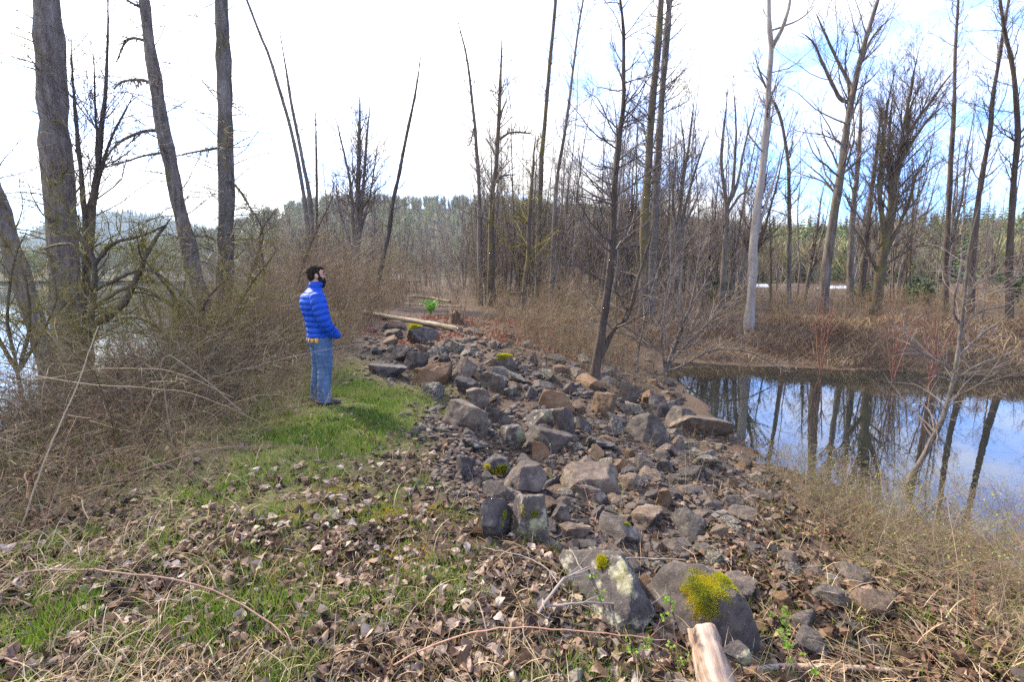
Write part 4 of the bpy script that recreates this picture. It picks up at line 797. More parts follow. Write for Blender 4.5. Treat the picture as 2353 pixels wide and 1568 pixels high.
make_tree('twin_stem_tree', 'dark twiggy tree rising from the stones with a second crooked stem', [([(1366, 852), (1379, 784), (1404, 600), (1409, 470), (1411, 425), (1421, 325), (1434, 225), (1429, 60), (1425, 0)], 23, 6), ([(1372, 840), (1395, 790), (1412, 755), (1440, 730), (1459, 670), (1472, 620), (1490, 560), (1505, 500)], 13, 4)], 9.8, 'bark_dark', 'twig_dark', 19, nb=46, bl=(.5, 1.35), ang=1.15, up=.04, t0=.22, n2=9, n3=5, rmin=.0036, r_b=.34, group=G1)
make_tree('tall_tree', 'left of a pair of tall mossy brown trunks running off the top', [([(1476, 720), (1480, 600), (1481, 500), (1494, 300), (1509, 125), (1519, 0)], 20, 13)], 19, 'bark_moss', 'twig_brown', 20, nb=36, bl=(.5, 1.7), ang=1.1, up=.06, t0=.25, n2=6, n3=4, rmin=.005, r_b=.2, group=G1)
make_tree('tall_tree', 'right of a pair of tall brown trunks running off the top', [([(1495, 720), (1500, 600), (1504, 525), (1514, 375), (1524, 200), (1541, 0)], 19, 13)], 19.6, 'bark_grey', 'twig_brown', 21, nb=34, bl=(.5, 1.6), ang=1.1, up=.06, t0=.25, n2=6, n3=4, rmin=.005, r_b=.2, group=G1)
make_tree('fan_shaped_tree', 'dense fan of upright dark branches between the tall pair and the pale trunk', [([(1552, 700), (1556, 560), (1565, 430), (1580, 330), (1592, 220)], 15, 3), ([(1556, 560), (1575, 470), (1600, 380), (1630, 290)], 9, 2), ([(1556, 600), (1560, 470), (1570, 350), (1560, 260)], 9, 2), ([(1556, 580), (1545, 460), (1555, 330)], 8, 2), ([(1560, 540), (1590, 480), (1615, 420)], 7, 2)], 20, 'bark_grey', 'twig_brown', 22, nb=15, bl=(.5, 1.5), ang=.5, up=.12, t0=.25, n2=6, n3=4, rmin=.005)
make_tree('vase_shaped_tree', 'grey tree splitting into a vase of thin upright stems left of the pale trunk', [([(1655, 720), (1668, 560), (1670, 470), (1662, 410), (1660, 340), (1676, 200)], 16, 3), ([(1671, 480), (1684, 430), (1692, 300), (1686, 190)], 9, 2), ([(1671, 480), (1695, 420), (1715, 320), (1745, 220)], 8, 2), ([(1670, 500), (1700, 450), (1725, 430), (1745, 345)], 7, 2)], 21, 'bark_grey', 'twig_grey', 23, nb=16, bl=(.5, 1.4), ang=.55, up=.10, t0=.25, n2=6, n3=3, rmin=.005)
make_tree('pale_tree', 'pale whitish smooth trunk with a forked bare top on the far bank', [([(1722, 742), (1728, 660), (1733, 575), (1745, 475), (1763, 325), (1773, 200), (1783, 105), (1778, 50), (1777, 0)], 22, 9), ([(1782, 115), (1800, 60), (1812, 20), (1816, 0)], 9, 5), ([(1800, 68), (1835, 45), (1872, 14)], 5, 2), ([(1740, 560), (1760, 470), (1785, 400), (1798, 345)], 9, 3)], 17.5, 'bark_pale', 'twig_grey', 24, nb=14, bl=(.4, 1.5), ang=.8, up=.05, t0=.4, n2=6, n3=3, rmin=.004, r_b=.25)
make_tree('crooked_tree', 'dark crooked tree crossing behind the pale trunk', [([(1690, 720), (1718, 560), (1742, 470), (1755, 430), (1768, 370)], 13, 4), ([(1813, 700), (1815, 450), (1806, 325), (1790, 255), (1768, 215), (1745, 160), (1736, 120)], 12, 4)], 23, 'bark_grey', 'twig_brown', 25, nb=24, bl=(.5, 1.6), ang=.9, t0=.35, n2=5, n3=3, rmin=.005)
make_tree('forked_tree', 'tall grey trunk opening into a wide V of bare limbs against the clouds', [([(1890, 715), (1895, 640), (1908, 500), (1923, 400), (1938, 275), (1948, 215), (1962, 150), (1975, 90), (1998, 10)], 24, 7), ([(1936, 250), (1925, 220), (1885, 140), (1865, 100), (1838, 78)], 9, 3), ([(1941, 220), (1935, 165), (1900, 95), (1868, 30)], 8, 3), ([(1955, 185), (1990, 110), (2015, 70), (2045, 42)], 8, 3), ([(1938, 250), (1940, 150), (1945, 90)], 6, 2)], 20, 'bark_grey', 'twig_brown', 26, nb=30, bl=(.5, 2.2), ang=.75, up=.08, t0=.3, n2=6, n3=4, rmin=.005, r_b=.3, group=G1)
make_tree('slender_tree', 'dark straight trunk just right of the wide V tree', [([(1953, 720), (1958, 560), (1968, 450), (1980, 350), (1990, 200)], 16, 5)], 24, 'bark_grey', 'twig_brown', 27, nb=26, bl=(.5, 1.6), ang=.6, up=.1, t0=.3, n2=6, n3=4, rmin=.006, r_b=.3)
make_tree('slender_tree', 'dark trunk leaning right at the left of the dense clump', [([(1975, 720), (1985, 580), (1995, 470), (2008, 350), (2018, 250)], 15, 5)], 25, 'bark_dark', 'twig_brown', 28, nb=26, bl=(.5, 1.6), ang=.6, up=.1, t0=.3, n2=6, n3=4, rmin=.006, r_b=.3)
make_tree('clump_tree', 'densest clump of mossy stems fanning out against the blue sky', [([(2012, 725), (2025, 600), (2048, 490), (2055, 400), (2078, 340), (2090, 250), (2110, 200)], 24, 4), ([(2030, 580), (2045, 460), (2040, 350), (2050, 215)], 14, 3), ([(2030, 600), (2085, 470), (2105, 400), (2140, 360)], 11, 3), ([(2050, 460), (2075, 330), (2140, 230), (2200, 150)], 12, 3), ([(2035, 560), (2020, 430), (2030, 300), (2050, 180)], 11, 3), ([(2040, 520), (2060, 380), (2085, 240), (2110, 110)], 11, 3), ([(2070, 380), (2120, 290), (2170, 240)], 9, 3), ([(2020, 640), (1985, 560), (1960, 520)], 8, 3)], 19, 'bark_moss', 'twig_brown', 29, nb=26, bl=(.6, 2.0), ang=.6, up=.09, t0=.2, n2=7, n3=5, rmin=.005, r_b=.35)
make_tree('slender_tree', 'tall thin trunk against blue sky right of the dense clump', [([(2170, 730), (2178, 600), (2193, 400), (2205, 250), (2213, 100), (2222, 0)], 13, 5)], 21, 'bark_dark', 'twig_brown', 30, nb=34, bl=(.5, 1.3), ang=.9, t0=.3, n2=6, n3=3, rmin=.005, r_b=.25)
make_tree('slender_tree', 'thin curving trunk second from the right edge, against cloud and blue', [([(2230, 730), (2235, 580), (2250, 450), (2268, 320), (2280, 220), (2302, 60), (2312, 0)], 14, 5)], 18, 'bark_dark', 'twig_brown', 31, nb=34, bl=(.5, 1.5), ang=.8, t0=.3, n2=6, n3=3, rmin=.004, r_b=.25)
make_tree('slender_tree', 'dark trunk rising along the right edge of the view', [([(2318, 740), (2324, 560), (2335, 420), (2346, 300), (2340, 160), (2320, 60), (2312, 0)], 16, 6)], 17, 'bark_dark', 'twig_brown', 32, nb=40, bl=(.5, 1.5), ang=.7, t0=.3, n2=6, n3=4, rmin=.004, r_b=.25)
# saplings by the pond
make_tree('sapling', 'tan sapling with arching bare side branches leaning over the pond', [([(2085, 1110), (2125, 1040), (2165, 960), (2190, 890), (2203, 820), (2215, 700), (2230, 590), (2245, 510), (2262, 440)], 13, 3), ([(2203, 800), (2205, 750), (2192, 715), (2196, 670), (2208, 645)], 6, 3)], 6.1, 'bark_grey', 'twig_grey', 33, cat='sapling', nb=20, bl=(.3, .95), ang=.95, up=-.01, t0=.25, n2=4, n3=2, rmin=.0025, r_b=.35,
          arcs=[([(2200, 860), (2160, 830), (2120, 800), (2112, 760), (2115, 720)], 6, 2), ([(2205, 815), (2260, 770), (2310, 740), (2353, 700)], 6, 2), ([(2205, 750), (2250, 715), (2300, 700), (2353, 660)], 5, 2), ([(2218, 690), (2260, 640), (2310, 600), (2353, 590)], 5, 2), ([(2200, 870), (2260, 830), (2353, 800)], 5, 2)])
make_tree('pond_shrub', 'bare grey shrub arching over the near corner of the pond', [([(1525, 852), (1545, 810), (1570, 740), (1620, 650), (1650, 590)], 9, 2), ([(1530, 850), (1555, 790), (1590, 690), (1610, 560)], 8, 2), ([(1532, 850), (1580, 790), (1640, 730), (1720, 650)], 7, 2), ([(1528, 850), (1520, 780), (1535, 660), (1560, 580)], 7, 2), ([(1540, 860), (1570, 840), (1640, 805), (1720, 810), (1790, 845)], 5, 2), ([(1465, 820), (1490, 700), (1520, 600), (1545, 530)], 6, 2)], 13.2, 'bark_grey', 'twig_grey', 34, cat='shrub', nb=18, bl=(.3, 1.1), ang=.8, t0=.1, n2=5, n3=3, rmin=.003, r_b=.4)
make_tree('red_stemmed_shrub', 'red stemmed bare shrub upright in the far bank of the pond, middle', [([(2050, 880), (2052, 780), (2048, 680)], 2.5, 1.5), ([(2052, 880), (2060, 790), (2075, 700)], 2.5, 1.5), ([(2048, 880), (2040, 800), (2025, 720)], 2.5, 1.5), ([(2055, 880), (2075, 810), (2100, 740)], 3, 1.5)], 12.2, 'twig_red', 'twig_red', 35, cat='shrub', nb=9, bl=(.2, .6), ang=.5, up=.1, t0=.2, n2=3, n3=0, rmin=.003, r_b=.6)
make_tree('red_stemmed_shrub', 'red stemmed bare shrub left of the middle one on the far bank', [([(1886, 865), (1888, 760), (1892, 660)], 2.5, 1.5), ([(1888, 865), (1900, 780), (1915, 700)], 4, 2), ([(1884, 865), (1876, 790), (1880, 700)], 4, 2)], 13.4, 'twig_red', 'twig_red', 36, cat='shrub', nb=9, bl=(.2, .6), ang=.5, up=.1, t0=.2, n2=3, n3=0, rmin=.003, r_b=.6)
make_tree('red_stemmed_shrub', 'red stemmed bare shrub right of the middle one, behind the tan sapling', [([(2135, 890), (2130, 790), (2122, 700)], 4, 2), ([(2138, 890), (2150, 800), (2160, 720)], 4, 2), ([(2140, 890), (2165, 810), (2195, 750)], 3, 1.5)], 11.6, 'twig_red', 'twig_red', 37, cat='shrub', nb=9, bl=(.2, .6), ang=.5, up=.1, t0=.2, n2=3, n3=0, rmin=.003, r_b=.6)

# the far wood: slender bare trees, copies of ten
rng = np.random.default_rng(91)
protos = []
def wood_proto(k):
    rng = np.random.default_rng(700 + k); h = rng.uniform(9, 13)
    n = 16; C = np.zeros((1 + (k % 3), n, 3))
    for s in range(len(C)):
        a_ = rng.uniform(0, 6.28); ln = rng.uniform(.02, .12) * (1 if s == 0 else 2.2)
        zz = np.linspace(-.2, h * (1 if s == 0 else rng.uniform(.6, .9)), n)
        C[s, :, 0] = math.cos(a_) * ln * zz + .10 * vnoise(zz * .5, zz * 0 + k, s); C[s, :, 1] = math.sin(a_) * ln * zz + .10 * vnoise(zz * .5, zz * 0 + k + 40, s); C[s, :, 2] = zz
    r = np.linspace(rng.uniform(.05, .11), .012, n)[None].repeat(len(C), 0)
    tr = Acc(); cr = Acc(); tr.tubes(C, r, 7, rough=.04, rng=rng)
    b, rb, lb = spawn(rng, C, r, 34, .22, .99, h * .20, .65 + .25 * (k % 2), 6, .10, .12, .4, .25, fall=.6, rmin=.007); cr.tubes(b, rb, 3, tint_of(rng, len(b)))
    c2, r2, l2 = spawn(rng, b, rb, 6, .15, 1, lb * .45, .7, 5, .10, .14, .6, .4, rmin=.0055); cr.tubes(c2, r2, 3, tint_of(rng, len(c2)))
    c3, r3, _ = spawn(rng, c2, r2, 3, .2, 1, l2 * .5, .7, 3, .08, .1, .7, .5, rmin=.0045); cr.tubes(c3, r3, 3, tint_of(rng, len(c3)))
    root = empty('slender_bare_tree')
    tr.build('trunk', M[['bark_grey', 'bark_moss', 'bark_grey', 'bark_grey', 'bark_pale'][k % 5]], root, smooth=True); cr.build('crown', M[['twig_grey', 'twig_brown', 'twig_grey', 'twig_moss'][k % 4]], root)
    return root
protos = [wood_proto(k) for k in range(10)]
used = set()
nw = 0
while nw < 255:
    D = 1 / rng.uniform(1 / 95, 1 / 21); u = rng.uniform(560, 2500)
    if D < 27 and (not 1230 < u < 1720 or rng.uniform() < .6): continue
    if u > 1720 and rng.uniform() < .7: continue
    if 830 < u < 1100 and D < 40: continue
    x = (u - 1176.5) / F * D
    if x < river_x(D) + 5: continue
    k = int(rng.integers(10)); o = protos[k] if k not in used else copy_tree(protos[k]); used.add(k)
    s = rng.uniform(.6, 1.12) * (1.0 if D < 50 else 1.25) * (.75 if u < 800 else 1)
    o.location = (x, D, H1(x, D)); o.rotation_euler = (0, 0, rng.uniform(0, 6.28)); o.scale = (s, s, s)
    side = 'beyond the pond' if u > 1720 else ('behind the man and brush' if u < 830 else 'beyond the riprap path')
    lab = 'slender bare tree in the far wood ' + side
    tag(o, lab, 'tree', 'slender bare trees ' + side); nw += 1
for k in range(10):
    if k not in used:
        for ch in list(protos[k].children): bpy.data.objects.remove(ch)
        bpy.data.objects.remove(protos[k])

# conifers that show one by one on the near hill beyond the pond
con_me = []
for k in range(4):
    V, T = conifer_geo(rng, 1, .17, 22, 11); a = Acc(); a.add(V, tris=T, ttint=np.clip(rng.normal(.4 + .12 * k, .2, len(T)), 0, 1)); o = a.build('conifer', M['needles']); con_me.append(o.data); bpy.data.objects.remove(o)
for k in range(110):
    u = rng.uniform(1560, 2560); D = rng.uniform(92, 178); x = (u - 1176.5) / F * D; z = float(rgt_z(np.array([x]), np.array([D]))[()][0])
    o = bpy.data.objects.new('conifer_tree', con_me[k % 4]); COL.objects.link(o); s = rng.uniform(7, 13)
    o.location = (x, D, max(z, 0) - .2); o.scale = (s, s, s); o.rotation_euler = (0, 0, rng.uniform(0, 6.28))
    tag(o, 'pointed evergreen conifer on the wooded hill beyond the pond', 'conifer', 'conifers on the hill beyond the pond')
# dark evergreen bushes at the foot of the wood
def evergreen_bush(u, D, w, h, seed, label):
    rng = np.random.default_rng(seed); x = (u - 1176.5) / F * D; root = empty('evergreen_shrub', (x, D, H1(x, D)))
    n = 26; P0 = np.zeros((n, 5, 3)); an = rng.uniform(0, 6.28, n); t = np.linspace(0, 1, 5)
    sp = rng.uniform(.1, 1, n) * w * .5
    P0[:, :, 0] = np.cos(an)[:, None] * sp[:, None] * t ** .8; P0[:, :, 1] = np.sin(an)[:, None] * sp[:, None] * t ** .8; P0[:, :, 2] = h * rng.uniform(.4, 1, n)[:, None] * (t ** 1.1) - .05
    a = Acc(); a.tubes(P0, np.linspace(.02, .006, 5)[None].repeat(n, 0), 4, tint_of(rng, n)); a.build('stem', M['twig_dark'], root)
    m = 2600; s = rng.integers(0, n, m); f = rng.uniform(.25, 1, m) * 3.99; i = f.astype(int); fr = (f - i)[:, None]
    p = P0[s, i] * (1 - fr) + P0[s, i + 1] * fr + rng.normal(0, .13, (m, 3)) * w * .5
    d = unit(rng.standard_normal((m, 3)) + np.array([0, 0, -.3])) * rng.uniform(.10, .22, (m, 1)); sd_ = unit(np.cross(d, rng.standard_normal((m, 3)))) * .045
    V = np.stack([p, p + d * .5 + sd_, p + d, p + d * .5 - sd_], 1).reshape(-1, 3); q = np.arange(4 * m).reshape(-1, 4)
    b = Acc(); b.add(V, quads=q, qtint=np.clip(rng.normal(.35, .2, m), 0, 1)); b.build('foliage', M['needles'], root)
    tag(root, label, 'shrub')
for i, (u, D, w, h, lab) in enumerate([(1650, 28, 1.8, 1.4, 'dark evergreen shrub left of the pale trunk'), (1985, 31, 1.8, 1.3, 'dark evergreen shrub under the wide V tree'), (2105, 27, 2.0, 1.7, 'dark evergreen shrub right of the dense clump of stems'), (2345, 25, 2.6, 1.8, 'evergreen shrub at the far right end of the bank')]):
    evergreen_bush(u, D, w, h, 40 + i, lab)
# pale low sheds far behind the trees
def shed(u, v, D, w, dp, h, label):
    p = at(u, v, D); g = float(H(np.array([p[0]]), np.array([D]))[0]); root = empty('shed', (p[0], D, g))
    wh = p[2] - g - h
    me = bpy.data.meshes.new('wall'); bm = bmesh.new(); bmesh.ops.create_cube(bm, size=1)
    for v_ in bm.verts: v_.co = Vector((v_.co.x * w, v_.co.y * dp, (v_.co.z + .5) * wh))
    bm.to_mesh(me); bm.free(); o = bpy.data.objects.new('wall', me); COL.objects.link(o); o.parent = root; me.materials.append(M['shed_wall'])
    me = bpy.data.meshes.new('roof'); hw, hd = w / 2 + .15, dp / 2 + .2
    vs = [(-hw, -hd, wh), (hw, -hd, wh), (hw, hd, wh), (-hw, hd, wh), (-hw, 0, wh + h), (hw, 0, wh + h)]
    me.from_pydata([(x, y, z + .004) for x, y, z in vs], [], [(0, 1, 5, 4), (3, 4, 5, 2), (0, 4, 3), (1, 2, 5), (0, 3, 2, 1)]); o = bpy.data.objects.new('roof', me); COL.objects.link(o); o.parent = root; me.materials.append(M['white_roof'])
    me = bpy.data.meshes.new('door'); bm = bmesh.new(); bmesh.ops.create_cube(bm, size=1)
    for v_ in bm.verts: v_.co = Vector((v_.co.x * .9 + w * .2, v_.co.y * .06 - dp / 2 - .02, (v_.co.z + .5) * min(1.9, wh * .85)))
    bm.to_mesh(me); bm.free(); o = bpy.data.objects.new('door', me); COL.objects.link(o); o.parent = root; me.materials.append(M['shed_wall'])
    tag(root, label, 'shed')
for nm, c in (('shed_wall', (.25, .24, .22)), ('white_roof', (.50, .51, .53))):
    m, t, b, o = new_mat(nm); M[nm] = m
    t.links.new(mixc(t, contrast(t, noise_tex(t, 3, 6), .3, .7), c, tuple(x * .85 for x in c)), b.inputs['Base Color']); b.inputs['Roughness'].default_value = .5
shed(1742, 653, 62, 1.9, 3, .6, 'white roofed shed just right of the pale trunk, far off')
shed(1915, 657, 58, 2.6, 3, .6, 'longer white roofed shed behind the wide V tree')
shed(914, 630, 75, 1.6, 3, .8, 'tiny pale shed between trunks beyond the end of the path')
# ------------------------------------------------------------------ ground cover
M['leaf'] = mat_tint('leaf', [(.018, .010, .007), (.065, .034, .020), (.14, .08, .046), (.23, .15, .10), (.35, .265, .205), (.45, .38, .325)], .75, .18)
M['red_leaf'] = mat_tint('red_leaf', [(.16, .05, .025), (.26, .09, .045), (.20, .12, .08)], .75, .2)
M['grass'] = mat_tint('grass', [(.05, .10, .012), (.09, .17, .02), (.17, .23, .035), (.28, .27, .07), (.33, .25, .12)], .6, .35)
M['thin_grass'] = mat_tint('thin_grass', [(.07, .15, .012), (.13, .23, .018), (.22, .28, .04), (.36, .29, .12)], .65, .3)
M['straw'] = mat_tint('straw', [(.17, .11, .052), (.32, .23, .125), (.47, .37, .23), (.27, .16, .075)], .7, .2)
M['bud'] = mat_tint('bud', [(.16, .25, .03), (.28, .36, .05), (.22, .20, .06)], .6, .35)
def ground_points(rng, n, dmin, dmax, weight, spread=1.25):
    """points on the ground, denser where it is nearer; weight: columns of zones() -> chance"""
    out_ = []; got = 0
    while got < n:
        m = n * 3
        y = 1 / rng.uniform(1 / dmax, 1 / dmin, m); x = y * rng.uniform(-spread, spread, m)
        ok = (pond_dist(x, y) > .02) & (x > river_x(y) + .3)
        x, y = x[ok], y[ok]; w = np.clip(weight(zones(x, y), x, y), 0, 1)
        k = rng.uniform(size=len(x)) < w; out_.append(np.stack([x[k], y[k]], 1)); got += int(k.sum())
        if len(out_) > 40: break
    return np.concatenate(out_)[:n]
def leaves(acc, p, size, rng, lift=.012, tilt=.5, tint=None):
    n = len(p); t = np.linspace(0, 1, 5); w = np.array([.02, .40, .52, .30, .01])
    L = size[:, None]; W = L * rng.uniform(.5, .95, (n, 1))
    curl = rng.normal(.1, .7, (n, 1)); fold = rng.normal(.15, .45, (n, 1))
    lx = (t - .5)[None] * L; zc = curl * ((t - .5) ** 2)[None] * L * 1.6
    wl = w[None] * W * rng.uniform(.85, 1.12, (n, 5)); wr = w[None] * W * rng.uniform(.85, 1.12, (n, 5))
    zl = zc + fold * wl + rng.normal(0, .06, (n, 5)) * L; zr = zc + fold * wr + rng.normal(0, .06, (n, 5)) * L
    loc = np.stack([np.stack([lx, lx * 0, zc], -1), np.stack([lx, wl, zl], -1), np.stack([lx, -wr, zr], -1)], 1)     # n,3,5,3
    yaw = rng.uniform(0, 6.283, n); pt = rng.normal(0, tilt, n); rl = rng.normal(0, tilt, n)
    def rot(A, c, s, i, j):
        a_, b_ = A[..., i].copy(), A[..., j].copy(); A[..., i] = a_ * c - b_ * s; A[..., j] = a_ * s + b_ * c
    e = lambda v: v[:, None, None]
    rot(loc, e(np.cos(pt)), e(np.sin(pt)), 0, 2); rot(loc, e(np.cos(rl)), e(np.sin(rl)), 1, 2); rot(loc, e(np.cos(yaw)), e(np.sin(yaw)), 0, 1)
    zmin = loc[..., 2].min((1, 2)); loc[..., 2] -= zmin[:, None, None] * .8
    P = np.stack([p[:, 0], p[:, 1], H(p[:, 0], p[:, 1]) + (lift * rng.uniform(-.4, 1.6, n) if np.ndim(lift) == 0 else lift)], 1)
    loc += P[:, None, None, :]
    k = np.arange(4); q = np.concatenate([np.stack([5 + k, k, k + 1, 6 + k], 1), np.stack([k, 10 + k, 11 + k, k + 1], 1)])
    Q = (q[None] + (np.arange(n) * 15)[:, None, None]).reshape(-1, 4)
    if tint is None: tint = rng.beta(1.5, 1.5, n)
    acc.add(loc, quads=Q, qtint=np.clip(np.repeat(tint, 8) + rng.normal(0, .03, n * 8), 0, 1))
def blades(acc, p, L, W, lean, rng, tint, z=None, segs=4, bend=1.0):
    n = len(p); an = rng.uniform(0, 6.283, n); d = np.stack([np.cos(an), np.sin(an)], 1); t = np.linspace(0, 1, segs)
    th = lean[:, None] * (.35 + bend * t[None])                      # angle from upright along the blade
    st = L[:, None] / (segs - 1)
    hx = np.concatenate([np.zeros((n, 1)), np.cumsum(np.sin(th[:, :-1]) * st, 1)], 1); hz = np.concatenate([np.zeros((n, 1)), np.cumsum(np.cos(th[:, :-1]) * st, 1)], 1)
    if z is None: z = H(p[:, 0], p[:, 1]) - .004
    C = np.stack([p[:, :1] + hx * d[:, :1], p[:, 1:2] + hx * d[:, 1:2], np.maximum(z[:, None] + hz, z[:, None] + .006)], -1)
    tw = rng.uniform(0, 6.283, n); sd_ = np.stack([np.cos(tw), np.sin(tw), np.zeros(n)], 1)[:, None, :] * (W[:, None] * (1 - t[None] ** 1.6 * .95))[..., None] * .5
    V = np.stack([C - sd_, C + sd_], 2).reshape(n, -1, 3)
    k = np.arange(segs - 1) * 2; q = np.stack([k, k + 1, k + 3, k + 2], 1)
    acc.add(V, quads=(q[None] + (np.arange(n) * segs * 2)[:, None, None]).reshape(-1, 4), qtint=np.repeat(tint, segs - 1))

rng = np.random.default_rng(101)
clump = lambda x, y, s=1.0, k=31: vnoise(x * 2.4 * s, y * 2.4 * s, k) * .6 + vnoise(x * 7 * s, y * 7 * s, k + 1) * .4
# fallen leaves
a = Acc()
p = ground_points(rng, 35000, 1.3, 14, lambda z, x, y: (z[:, 3] * .95 + .02) * np.where(z[:, 4] > .6, .45, 1) * (.55 + .6 * clump(x, y)) )
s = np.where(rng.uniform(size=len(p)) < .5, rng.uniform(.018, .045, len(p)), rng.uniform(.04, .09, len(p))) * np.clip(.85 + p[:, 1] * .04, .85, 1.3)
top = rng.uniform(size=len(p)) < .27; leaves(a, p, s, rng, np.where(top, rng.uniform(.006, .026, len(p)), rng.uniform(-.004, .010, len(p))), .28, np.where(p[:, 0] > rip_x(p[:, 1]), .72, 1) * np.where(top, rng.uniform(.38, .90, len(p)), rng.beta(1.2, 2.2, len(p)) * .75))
tag(a.build('fallen_leaves', M['leaf']), 'curled grey and brown dead leaves scattered thickly over the ground', 'leaves', kind='stuff')
a = Acc(); n = 5000; u = rng.uniform(-4.6, 2.2, n); y = rng.uniform(12.2, 18.5, n) + .0 * u; x = u * y / 14
k = (vnoise(x * .8, y * .8, 55) + .35 > rng.uniform(-.3, 1.0, n)); p = np.stack([x[k], y[k]], 1)
leaves(a, p, rng.uniform(.06, .13, len(p)), rng, .02, .4); tag(a.build('russet_leaves', M['red_leaf']), 'russet dead leaves round the fallen log beyond the stones', 'leaves', kind='stuff')
# grasses
MX, MY = hit(742, 930)[:2]; MX += .06
a = Acc()
p = ground_points(rng, 90000, 2.4, 13, lambda z, x, y: np.clip(z[:, 0] * 1.25 - .12, 0, 1) ** 1.2 * np.where(np.hypot(x - MX, y - MY + .1) < .42, .12, 1) * np.clip(.45 + 1.0 * clump(x, y, .8), .04, 1))
n = len(p); f = np.clip(.7 + p[:, 1] * .05, .7, 1.4)
blades(a, p, rng.uniform(.03, .095, n) * f, rng.uniform(.004, .008, n) * f, rng.uniform(.15, 1.1, n), rng, np.clip(rng.normal(.42, .25, n) + .3 * vnoise(p[:, 0] * 1.5, p[:, 1] * 1.5, 60), 0, 1))
tag(a.build('lush_grass', M['grass']), 'short lush green grass round the standing man', 'grass', kind='stuff')
a = Acc()
p = ground_points(rng, 46000, 1.3, 12, lambda z, x, y: np.clip(z[:, 1] * .9 + .10, 0, 1) * np.clip(.18 + 1.5 * clump(x, y, 1.3, 41), .04, 1) * (z[:, 4] < .6))
n = len(p)
blades(a, p, rng.uniform(.03, .10, n), rng.uniform(.003, .006, n), rng.uniform(.15, .9, n), rng, np.clip(rng.normal(.4, .28, n), 0, 1))
tag(a.build('thin_grass', M['thin_grass']), 'thin yellow green grass tufts between the leaves', 'grass', kind='stuff')
a = Acc()
p = ground_points(rng, 4200, 1.3, 12, lambda z, x, y: np.clip(z[:, 2] * .8 + .06, 0, 1) * np.clip(.35 + 1.2 * clump(x, y, 1.0, 51), .05, 1) * (z[:, 4] < .7))
n = len(p)
blades(a, p, rng.uniform(.07, .25, n), rng.uniform(.003, .008, n), rng.uniform(1.3, 2.0, n), rng, np.clip(rng.normal(.5, .27, n), 0, 1), bend=.75, segs=5, z=H(p[:, 0], p[:, 1]) + rng.uniform(0, .035, n))
tag(a.build('dead_grass', M['straw']), 'matted tan dead grass lying over the ground', 'dead grass', kind='stuff')
# fallen twigs on the ground
a = Acc()
p = ground_points(rng, 4200, 1.4, 14, lambda z, x, y: .3 + .5 * z[:, 3]); n = len(p)
an = rng.uniform(0, 6.283, n); L = rng.uniform(.06, .4, n) * np.where(rng.uniform(size=n) < .15, 2.2, 1); t = np.linspace(-.5, .5, 5)
C = np.zeros((n, 5, 3)); C[:, :, 0] = p[:, :1] + np.cos(an)[:, None] * t * L[:, None]; C[:, :, 1] = p[:, 1:] + np.sin(an)[:, None] * t * L[:, None]
C[:, :, :2] += rng.normal(0, .012, (n, 5, 2)); C[:, :, 2] = H(C[:, :, 0], C[:, :, 1]) + rng.uniform(.006, .05, n)[:, None] + rng.normal(0, .004, (n, 5))
a.tubes(C, (rng.uniform(.0012, .0035, n)[:, None] * np.linspace(1, .5, 5)), 4, np.clip(rng.normal(.5, .25, n), 0, 1))
tag(a.build('fallen_twigs', M['cane']), 'thin dead twigs lying among the leaves', 'twigs', kind='stuff')

# ------------------------------------------------------------------ thickets
def thicket(name, label, cat, pos, rng, L, r, ang0, up, mat, n1, n2, bud=0, npts=9, rmin=.001, lean=None, wig=.10, l1=.32, lz=None):
    """many arching stems with side twigs; pos n x 2"""
    n = len(pos); a = Acc(); z = H(pos[:, 0], pos[:, 1]) - .05
    az = rng.uniform(0, 6.283, n) if lean is None else lean
    th = np.abs(rng.normal(ang0, .22, n)); d = np.stack([np.cos(az) * np.sin(th), np.sin(az) * np.sin(th), np.cos(th)], 1)
    p = np.concatenate([pos, z[:, None]], 1); out_ = [p]; st = (L / (npts - 1))[:, None]
    for k in range(npts - 1):
        d = d + wig * rng.standard_normal((n, 3)); d[:, 2] += up * (1 + k * .25); d = unit(d); p = p + d * st
        p[:, 2] = np.maximum(p[:, 2], H(p[:, 0], p[:, 1]) + .01); out_.append(p)
    C = np.stack(out_, 1); Rr = r[:, None] * np.linspace(1, .35, npts)
    ti = np.clip(rng.normal(.5, .28, n), 0, 1); a.tubes(C, Rr, 4, ti)
    b, rb, lb = spawn(rng, C, Rr, n1, .12, 1, L * l1, .75, 5, up * .5, .16, .6, .4, rmin=rmin); a.tubes(b, rb, 3, np.clip(np.repeat(ti, n1) + rng.normal(0, .12, len(b)), 0, 1))
    ends = b
    if n2:
        c, rc, _ = spawn(rng, b, rb, n2, .2, 1, lb * .45, .7, 4, up * .3, .16, .7, .5, rmin=rmin * .8); a.tubes(c, rc, 3, np.clip(np.repeat(ti, n1 * n2) + rng.normal(0, .12, len(c)), 0, 1)); ends = np.concatenate([b[:, -4:], c])
    o = a.build(name, M[mat]); tag(o, label, cat, kind='stuff')
    if bud:
        q = ends[rng.integers(0, len(ends), bud), rng.integers(1, ends.shape[1] - 0, bud)]; dd = unit(rng.standard_normal((bud, 3)) + np.array([0, 0, .6])); s_ = rng.uniform(.006, .016, (bud, 1)); sd_ = unit(np.cross(dd, rng.standard_normal((bud, 3)))) * s_ * .35
        bb = Acc(); V = np.stack([q, q + dd * s_ * .5 + sd_, q + dd * s_, q + dd * s_ * .5 - sd_], 1); bb.add(V, quads=np.arange(4 * bud).reshape(-1, 4), qtint=rng.uniform(0, 1, bud))
        bo = bb.build('bud', M['bud'], o); bo['kind'] = 'stuff'
    return o
